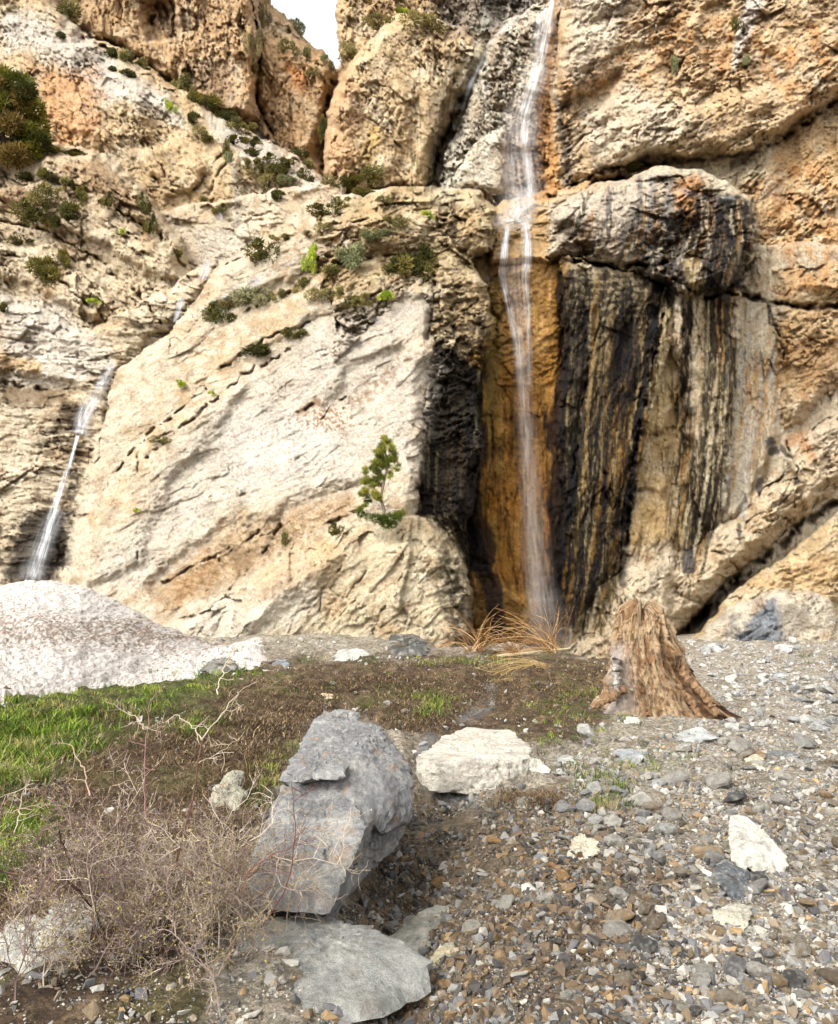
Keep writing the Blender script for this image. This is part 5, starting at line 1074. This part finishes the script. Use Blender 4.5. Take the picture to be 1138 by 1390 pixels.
SH = [(98,18,40,28,'ol','round olive shrub at the very top left of the distant cliff'), (82,46,16,12,'dk','tiny dark shrub just below the round olive shrub at top left'),
 (148,70,24,18,'dk',gA),(168,75,26,20,'ol',gA),(152,92,14,10,'dk',gA),(174,98,26,15,'dk',gA),(195,86,20,14,'ol',gA),(247,112,26,26,'ol',gA),(262,132,22,16,'dk',gA),(232,141,14,16,'br','bright green shrub on its own at mid ledge of the distant cliff'),(282,138,34,20,'dk',gA),(304,156,40,20,'dk',gA),(325,172,30,16,'ol',gA),
 (262,160,20,15,'dk',gA),(272,178,18,15,'ol',gA),(283,188,16,10,'dk',gA),(318,190,20,12,'dk',gA),(345,190,26,14,'dk',gA),(342,206,26,16,'dk',gA),(362,212,24,12,'dk',gA),(352,228,30,18,'ol',gA),(372,228,24,14,'dk',gA),(368,242,30,14,'ol',gA),(390,222,26,14,'dk',gA),(404,206,22,14,'dk',gA),(412,236,18,18,'dk',gA),(388,243,24,12,'gr',gA),(310,212,10,18,'gr',gA),(308,200,10,22,'dk',gA),(420,224,20,14,'ol',gA),(335,218,14,10,'ol',gA),
 (376,265,22,13,'dk','dark cushion shrub alone on the pale rock below the distant ledge'),(300,281,16,13,'dk','dark shrub above the pale water-worn shelf'),(275,270,18,12,'ol','faint olive tuft in the crack left of the pale shelf'),
 (440,172,13,30,'dk','dark upright shrub in the cleft beside the rock pillar'),(345,55,14,40,'bn','brown weedy streak of plants in the upper crack of the distant cliff'),(355,22,12,30,'bn',gD),(392,62,24,18,'ol',gD),(402,32,20,20,'gr',gD),(418,72,14,22,'ol',gD),(450,88,9,12,'ol',gD),(345,92,16,14,'bn',gD),(440,78,10,10,'gr',gD),(425,96,16,12,'ol',gD),
 (519,28,40,16,'ol','olive shrub in the gap behind the top of the pillar'),(574,30,50,24,'ol','broad olive shrub capping the top of the rock pillar'),(472,66,20,20,'ol','olive shrub on the notch edge of the upper pillar'),(548,14,20,10,'br','bright weedy tuft on the tip of the pillar'),
 (508,238,40,22,'ol','spiky olive shrub at the foot of the pillar'),(478,246,44,14,'dk','dark low shrub left of the spiky olive one'),(446,246,16,18,'ol',gB),(492,262,34,14,'dk',gB),(437,285,40,16,'dk',gB),(462,276,24,12,'ol',gB),(522,270,18,8,'ol',gB),
 (421,343,20,34,'br','vivid yellow-green cushion on the pale slab'),(355,340,42,32,'dk','dense dark shrub on the left shoulder of the pale slab'),(386,322,26,10,'ol',gB),(440,308,22,12,'ol',gB),(416,316,12,9,'bn',gB),
 (476,344,40,34,'gr','large grey-green shrub in the hollow of the slab'),(448,366,40,16,'ol',gB),(408,386,24,16,'ol',gB),(533,300,34,16,'ol',gB),(510,318,40,14,'gr',gB),(572,350,52,44,'dk','large dark shrub at the right end of the slab ledges'),(582,290,14,10,'br','small lime tuft near the edge above the fall'),
 (293,424,34,26,'dk','dark shrub at the left end of the slab ledges'),(344,474,48,20,'dk','elongated dark shrub in the diagonal crack of the slab'),(392,450,20,12,'dk',gB),(408,452,20,10,'ol',gB),(436,400,36,16,'ol',gB),(460,394,14,14,'ol',gB),(488,410,36,12,'ol',gB),(523,400,16,14,'br','bright green sprig above the smooth face of the slab'),(524,366,34,16,'ol',gB),(345,404,40,20,'gr',gB),(380,400,20,14,'ol',gB),(312,412,24,12,'bn',gB),
 (70,268,46,32,'ol','broad shrub with a yellow-green top on the left slope'),(42,284,46,30,'dk','dark spreading shrub left of the one with the yellow-green top'),(96,288,30,24,'dk',gC),(78,300,20,14,'dk',gC),(30,238,30,14,'dk',gC),(56,236,24,14,'dk',gC),(54,366,44,34,'dk','large dark shrub low on the left rocky slope'),(84,350,16,24,'dk','narrow dark shrub touching the right of the large low one'),(98,206,44,12,'dk','flat dark shrub on the crest of the left slope'),
 (194,272,14,26,'dk',gC),(206,300,14,24,'dk','dark upright shrub in the crack at the right of the left slope'),(108,262,14,20,'dk',gC),(6,418,16,12,'dk',gC),(128,408,14,9,'br','lime tuft in the middle of the left slope'),(164,312,10,7,'br',gC),(243,345,14,12,'dk',gC),(24,326,30,8,'dk',gC),(146,268,12,20,'dk',gC),(88,246,24,14,'ol',gC),
 (388,731,12,22,'ol','small upright tuft in the crack above the rock shoulder'),(456,718,20,16,'dk','little dark shrub left of the pine'),(541,700,14,10,'ol','olive tuft right at the pine foot'),(916,84,12,22,'gr','grey-green tuft high on the right orange wall'),(1000,32,18,18,'dk','dark shrub beside the pale streak on the right wall'),(860,228,26,12,'dk','dark mossy tuft in the crevice above the dome'),(1013,80,10,14,'gr','thin tuft at the lower end of the pale streak'),
 (218,597,22,8,'ol','thin tuft in the lower diagonal crack of the slab'),(250,520,18,8,'br','lime tuft left of the smooth slab face'),(288,533,8,6,'br','tiny lime speck of plant on the smooth slab'),(185,692,8,6,'br','tiny lime plant low on the slab edge'),(300,848,0,0,'br','')]
rng = np.random.default_rng(66); cnt_ = {}
for (u_, v_, w_, h_, kd, lab) in SH:
    if not w_: continue
    dep = depth_at(u_, v_, 2) - .12; b_ = at(u_, v_+h_*.45, dep); m_ = TM[kd][int(rng.integers(0, 3))]
    o = link('shrub', m_, category='shrub'); s = dep/W0; o.location = b_; o.scale = (w_*s*.62, w_*s*.45, h_*s*.85); o.rotation_euler = (0, 0, rng.uniform(-.6,.6)+ (3.14 if rng.uniform() < .5 else 0))
    if isinstance(lab, tuple): o['label'], o['group'] = lab
    else: o['label'] = lab
# the juniper at the left edge
def tree_root(name, label, cat, loc):
    r = bpy.data.objects.new(name, None); C.objects.link(r); r.location = loc; r['label'] = label; r['category'] = cat; return r
def foliage(centres, radii, n_, leaf, cols, seed, o0, up=.3, wd=.3):
    r = np.random.default_rng(seed); k = r.choice(len(centres), n_, p=np.array(radii)**2/np.sum(np.array(radii)**2)); d = r.normal(size=(n_,3)); d /= np.linalg.norm(d, axis=1)[:,None]
    P_ = np.array(centres)[k]+d*np.array(radii)[k][:,None]*r.uniform(.3,1.05,(n_,1))**.5 - o0
    a = d+r.normal(0,.5,(n_,3))+[0,0,up]; a /= np.linalg.norm(a, axis=1)[:,None]; b = np.cross(a, r.normal(size=(n_,3))); b /= np.linalg.norm(b, axis=1)[:,None]; s = leaf*r.uniform(.5,1.4,(n_,1))
    V_ = np.stack([P_-b*s*wd, P_+b*s*wd, P_+a*s*1.9+b*s*wd*.3, P_+a*s*1.9-b*s*wd*.3], 1).reshape(-1,3); tone = 1.4*np.array([srgb(*c) for c in cols])[r.integers(0,len(cols),len(centres))][k]*r.uniform(.6,1.4,(n_,1))
    return V_, np.arange(n_*4).reshape(-1,4), np.repeat(tone,4,0)
dj = depth_at(20, 190, 3)-1.0; j0 = at(10, 214, dj); jr = tree_root('juniper', 'big dark juniper leaning in from the left edge above the rocky slope', 'tree', j0)
cen, rad_ = [], []
JP = [(-90,140),(-60,110),(-20,98),(10,98),(34,112),(52,140),(66,172),(72,192),(56,204),(20,212),(-30,215),(-80,200)]
ju, jv = region_pts(rng, JP, 80)
for a_u, a_v in zip(ju, jv): cen.append(at(a_u, a_v, dj+rng.uniform(-.9,.9))); rad_.append(rng.uniform(7,14)*dj/W0)
V_, F_, C2 = foliage(cen, rad_, 30000, .12, [(104,104,34),(80,84,26),(124,118,42),(64,66,22),(112,92,44)], 71, j0); link('crown', mesh_np('crown', V_, F_, C2, False, M_LEAF), jr)
L_ = at(np.array([12,8,-4,-18,-26]), np.array([216,196,170,140,118]), dj) - j0; ls, rs_, cs_ = [L_], [np.array([.22,.18,.14,.09,.04])], [srgb(110,92,76)]
for q in range(1,5):
    for t_ in range(4): ls.append(np.stack([L_[q], L_[q]+rng.normal(0,.6,3), L_[q]+rng.normal(0,1.1,3)])); rs_.append(np.array([.06,.04,.015])); cs_.append(srgb(110,92,76))
V_, F_, C2 = tubes(ls, rs_, cs_, 8); link('trunk', mesh_np('trunk', V_, F_, C2, True, M_BARK), jr)
# the little pine on the rock shoulder
dp = min(depth_at(520, 712, 3), 27)-.15; p0 = at(519, 708, dp); s = dp/W0; pr = tree_root('pine', 'small crooked yellow-green pine growing from the top of the rock shoulder', 'tree', p0)
L_ = at(np.array([519,522,517,521,526,523,523]), np.array([710,694,676,656,634,612,592]), dp) - p0
V_, F_, C2 = tubes([L_], [np.array([.07,.06,.05,.045,.035,.025,.012])], [srgb(150,132,112)], 8); link('trunk', mesh_np('trunk', V_, F_, C2, True, M_BARK), pr)
ls, rs_, cs_ = [], [], []
for (a_u,a_v,b_u,b_v) in ((519,690,500,672),(520,684,534,668),(519,676,504,660),(521,668,530,650),(520,694,508,686),(519,698,536,690),(518,700,498,694)):
    A0, B0 = at(a_u,a_v,dp)-p0, at(b_u,b_v,dp-.1)-p0; mid = (A0+B0)/2+rng.normal(0,.05,3); ls.append(np.stack([A0,mid,B0])); rs_.append(np.array([.026,.018,.008])); cs_.append(srgb(206,196,184))
    for _ in range(4): e = B0*.5+mid*.5+rng.normal(0,.14,3); ls.append(np.stack([mid*.5+B0*.5,(mid+B0)/2*.5+e*.5,e])); rs_.append(np.array([.012,.009,.005])); cs_.append(srgb(206,196,184))
V_, F_, C2 = tubes(ls, rs_, cs_, 5); link('dead_branch', mesh_np('dead_branch', V_, F_, C2, False, M_BARK), pr)
cen, rad_ = [], []
for (u_, v_, r_px) in [(523,597,6),(518,606,7),(529,606,7),(512,612,6),(535,614,7),(520,617,9),(528,624,9),(515,628,8),(538,624,6),(507,632,7),(523,634,9),(500,644,7),(512,642,8),(540,636,5),(497,656,7),(508,654,8),(518,650,6),(494,668,7),(505,668,8),(499,680,7),(510,678,7),(490,690,6),(515,662,5),(530,646,5)]:
    for _ in range(3): cen.append(at(u_+rng.normal(0,3.2), v_+rng.normal(0,3.2), dp+rng.uniform(-.25,.25))); rad_.append(r_px*s*rng.uniform(.28,.5))
V_, F_, C2 = foliage(cen, rad_, 15000, .06, [(130,134,52),(108,116,44),(152,150,66),(92,100,40)], 72, p0, .9, .11); link('crown', mesh_np('crown', V_, F_, C2, False, M_LEAF), pr)
cen, rad_ = [], []
for (u_, v_, r_px) in [(490,698,6),(500,702,6),(510,704,7),(520,706,8),(530,704,8),(540,700,7),(546,696,5),(524,712,7),(534,712,6)]:
    cen.append(at(u_, v_, dp-.05+rng.uniform(-.15,.1))); rad_.append(r_px*s*.8)
V_, F_, C2 = foliage(cen, rad_, 3600, .05, [(96,108,38),(116,124,46),(76,88,32)], 73, p0, .5, .14); link('lower_bough', mesh_np('lower_bough', V_, F_, C2, False, M_LEAF), pr)

# ------------------------------------------------------------------ falling and running water
M_WATER, nt, out = new_mat('white_water'); L = nt.links.new
at_ = N(nt, 'ShaderNodeAttribute', attribute_name='tint'); bs = N(nt, 'ShaderNodeBsdfPrincipled'); bs.inputs['Roughness'].default_value = .35; bs.inputs['Specular IOR Level'].default_value = .4
L(at_.outputs['Color'], bs.inputs['Base Color']); tr = N(nt, 'ShaderNodeBsdfTransparent'); tl = N(nt, 'ShaderNodeBsdfTranslucent'); L(at_.outputs['Color'], tl.inputs['Color'])
mx0 = N(nt, 'ShaderNodeMixShader'); mx0.inputs[0].default_value = .3; L(bs.outputs[0], mx0.inputs[1]); L(tl.outputs[0], mx0.inputs[2])
mx = N(nt, 'ShaderNodeMixShader'); L(at_.outputs['Alpha'], mx.inputs[0]); L(tr.outputs[0], mx.inputs[1]); L(mx0.outputs[0], mx.inputs[2]); L(mx.outputs[0], out.inputs[0])
def fall(name, pts, dens_, seed, off=.18, colr=(236,238,240), streak=1.0, grd=False, free=None, n_=160, m_=34, edge=.35):
    """a sheet of water following the rock: (u, v, half width px) down its middle"""
    dens = [.78*q for q in dens_]; P_ = np.array(pts, float); t = np.linspace(0, len(P_)-1, n_); uc, vc, hw = [np.interp(t, range(len(P_)), P_[:,i]) for i in range(3)]; dn = np.interp(t, np.linspace(0, len(P_)-1, len(dens)), dens)
    kern = np.ones(9)/9; uc = np.convolve(np.pad(uc, 4, 'edge'), kern, 'valid'); s_ = np.linspace(-1, 1, m_); Tu = np.gradient(uc); Tv = np.gradient(vc); ln = np.hypot(Tu, Tv)+1e-6; nu, nv_ = -Tv/ln, Tu/ln
    UU = uc[:,None]+nu[:,None]*-s_[None]*hw[:,None]; VV = vc[:,None]+nv_[:,None]*-s_[None]*hw[:,None]
    if grd: X_, Y_, Z_ = ground_at(UU, VV); PT = np.stack([X_, Y_, gh(X_, Y_)+.035], -1)
    else:
        dd = np.array([[depth_at(a, b, 1) for a, b in zip(ra, rb)] for ra, rb in zip(UU, VV)])
        dd = np.minimum(dd, np.median(dd, 1)[:,None]+.25); k2 = np.ones(7)/7
        ddm = np.convolve(np.pad(dd.min(1)*.6+np.median(dd, 1)*.4, 3, 'edge'), k2, 'valid'); dd = ddm[:,None] - off
        dd = np.repeat(dd, m_, 1)
        if free: dd[:] = np.minimum(dd, free)
        dd = dd + .04*fbm(UU/6, VV/40, 3, seed); PT = at(UU, VV, dd)
    arc = np.cumsum(ln); st_ = fbm(s_[None]*hw[:,None]/2.6*1.0+0*arc[:,None], arc[:,None]/46, 4, seed+1)*.9+.5; st2 = fbm(s_[None]*hw[:,None]/1.1, arc[:,None]/20, 3, seed+2)
    streak = streak*.62; al = dn[:,None]*(1-ss(.05, 1, np.abs(s_)))[None]*np.clip((1-streak)+streak*(ss(.1, .9, st_)*1.5 + .3*st2), 0, 1.4)
    al = np.clip(al, 0, .96)*ss(0, 4, np.arange(n_))[:,None]*ss(0, 4, n_-1-np.arange(n_))[:,None]
    ix = np.arange(n_*m_).reshape(n_, m_); F_ = np.stack([ix[:-1,:-1], ix[1:,:-1], ix[1:,1:], ix[:-1,1:]], -1).reshape(-1,4)
    return PT.reshape(-1,3), F_, np.repeat(np.array([srgb(*colr, k=.8)]), n_*m_, 0), al.ravel()
def water(name, sheets):
    Vs, Fs, Cs, As = [], [], [], []; off = 0
    for V_, F_, c, a in sheets: Vs.append(V_); Fs.append(F_+off); Cs.append(c); As.append(a); off += len(V_)
    link(name, mesh_np(name, np.concatenate(Vs), np.concatenate(Fs), np.concatenate(Cs), True, M_WATER, np.concatenate(As)), kind='structure')
water('waterfall', [
 fall('v', [(752,-60,8),(750,0,8),(742,40,16),(734,80,20),(722,120,26),(710,160,34),(704,200,36),(706,240,38),(712,272,40)], [.6,.7,.55,.45,.42,.35,.3], 1200, colr=(238,234,230)),
 fall('v', [(754,-40,4),(750,4,5),(741,40,7),(736,74,8),(727,104,10),(719,130,11),(712,160,8),(712,190,6),(716,225,6),(722,272,8)], [.9,.9,.95,.9,.8,.6,.5], 1210, .3),
 fall('v', [(742,10,5),(732,30,6),(728,60,8)], [.8,.7,.5], 1215, .3),
 fall('v', [(715,18,6),(690,34,6),(668,54,5),(658,76,5),(640,112,6),(626,150,5)], [.5,.55,.35,.25], 1220, .2, colr=(224,226,226)),
 fall('v', [(726,268,20),(706,282,30),(696,298,34),(700,312,30)], [.5,.7,.6,.5], 1230, .15, streak=.5),
 fall('v', [(690,304,6),(686,326,7),(684,350,8),(682,372,7),(687,400,6),(694,430,6),(702,470,6),(706,520,6)], [.85,.85,.9,.85,.7,.5,.2], 1240, .3),
 fall('v', [(712,300,8),(716,326,9),(716,352,9),(713,380,7),(716,420,6),(719,470,6),(720,530,7)], [.85,.85,.85,.75,.6,.4,.15], 1250, .3),
 fall('v', [(700,348,26),(700,366,26),(702,400,20),(706,450,16),(710,520,16),(716,600,20),(722,680,24),(728,760,28),(734,830,32),(740,880,34)], [.55,.38,.38,.36,.32,.30,.32,.34,.36,.34,.3], 1260, .5, colr=(226,210,196)),
 fall('v', [(705,440,6),(708,500,9),(713,580,10),(718,660,12),(724,760,14),(732,870,16)], [.4,.45,.3,.28,.3,.25], 1270, .7, colr=(236,226,216)),
 fall('v', [(733,800,34),(738,845,54),(741,890,70)], [.05,.16,.16], 1290, streak=.1, colr=(214,206,200), off=.5),
 fall('v', [(716,150,5),(714,190,7),(718,230,9),(722,268,11)], [.5,.6,.5], 1280, .35)])
water('waterfall', [
 fall('w', [(154,490,7),(148,505,9),(138,522,12),(128,540,13),(118,556,14),(112,572,15),(108,590,13)], [.5,.65,.6,.7,.75,.7], 1300, .2, colr=(214,216,220)),
 fall('w', [(106,590,5),(102,604,3),(96,625,4),(89,645,5),(81,668,6),(74,692,8),(68,712,8),(62,735,9),(54,760,11),(44,786,14)], [.8,.85,.9,.85,.8,.8,.7,.6,.4], 1310, .3),
 fall('w', [(80,690,16),(66,720,18),(50,760,22),(40,790,26)], [.15,.25,.3,.2], 1320, .4)])
water('waterfall', [
 fall('x', [(286,350,8),(280,362,11),(274,376,9),(268,384,4)], [.4,.75,.7,.4], 1330, .15, colr=(206,212,224), n_=50, m_=18),
 fall('x', [(248,402,5),(244,414,7),(240,428,5),(236,438,3)], [.5,.8,.7,.3], 1340, .15, colr=(206,212,224), n_=50, m_=18),
 fall('x', [(300,280,5),(299,290,6),(298,300,5)], [.5,.7,.4], 1350, .1, colr=(206,212,224), n_=30, m_=14)])
water('stream', [
 fall('y', [(668,930,13),(664,944,13),(664,958,14),(650,968,16),(634,978,14),(618,984,10)], [.3,.45,.3,.4,.35,.2], 1400, grd=True, colr=(176,184,188), streak=.8, n_=90, m_=26),
 fall('y', [(592,996,14),(580,1012,16),(572,1030,14),(574,1052,12),(580,1076,14),(600,1090,18)], [.2,.3,.35,.3,.35,.25,.1], 1410, grd=True, colr=(170,178,184), streak=.8, n_=90, m_=26),
 fall('y', [(596,1086,22),(630,1094,20),(670,1104,16)], [.2,.15,.1], 1420, grd=True, colr=(176,182,184), streak=.9, n_=70, m_=24)])
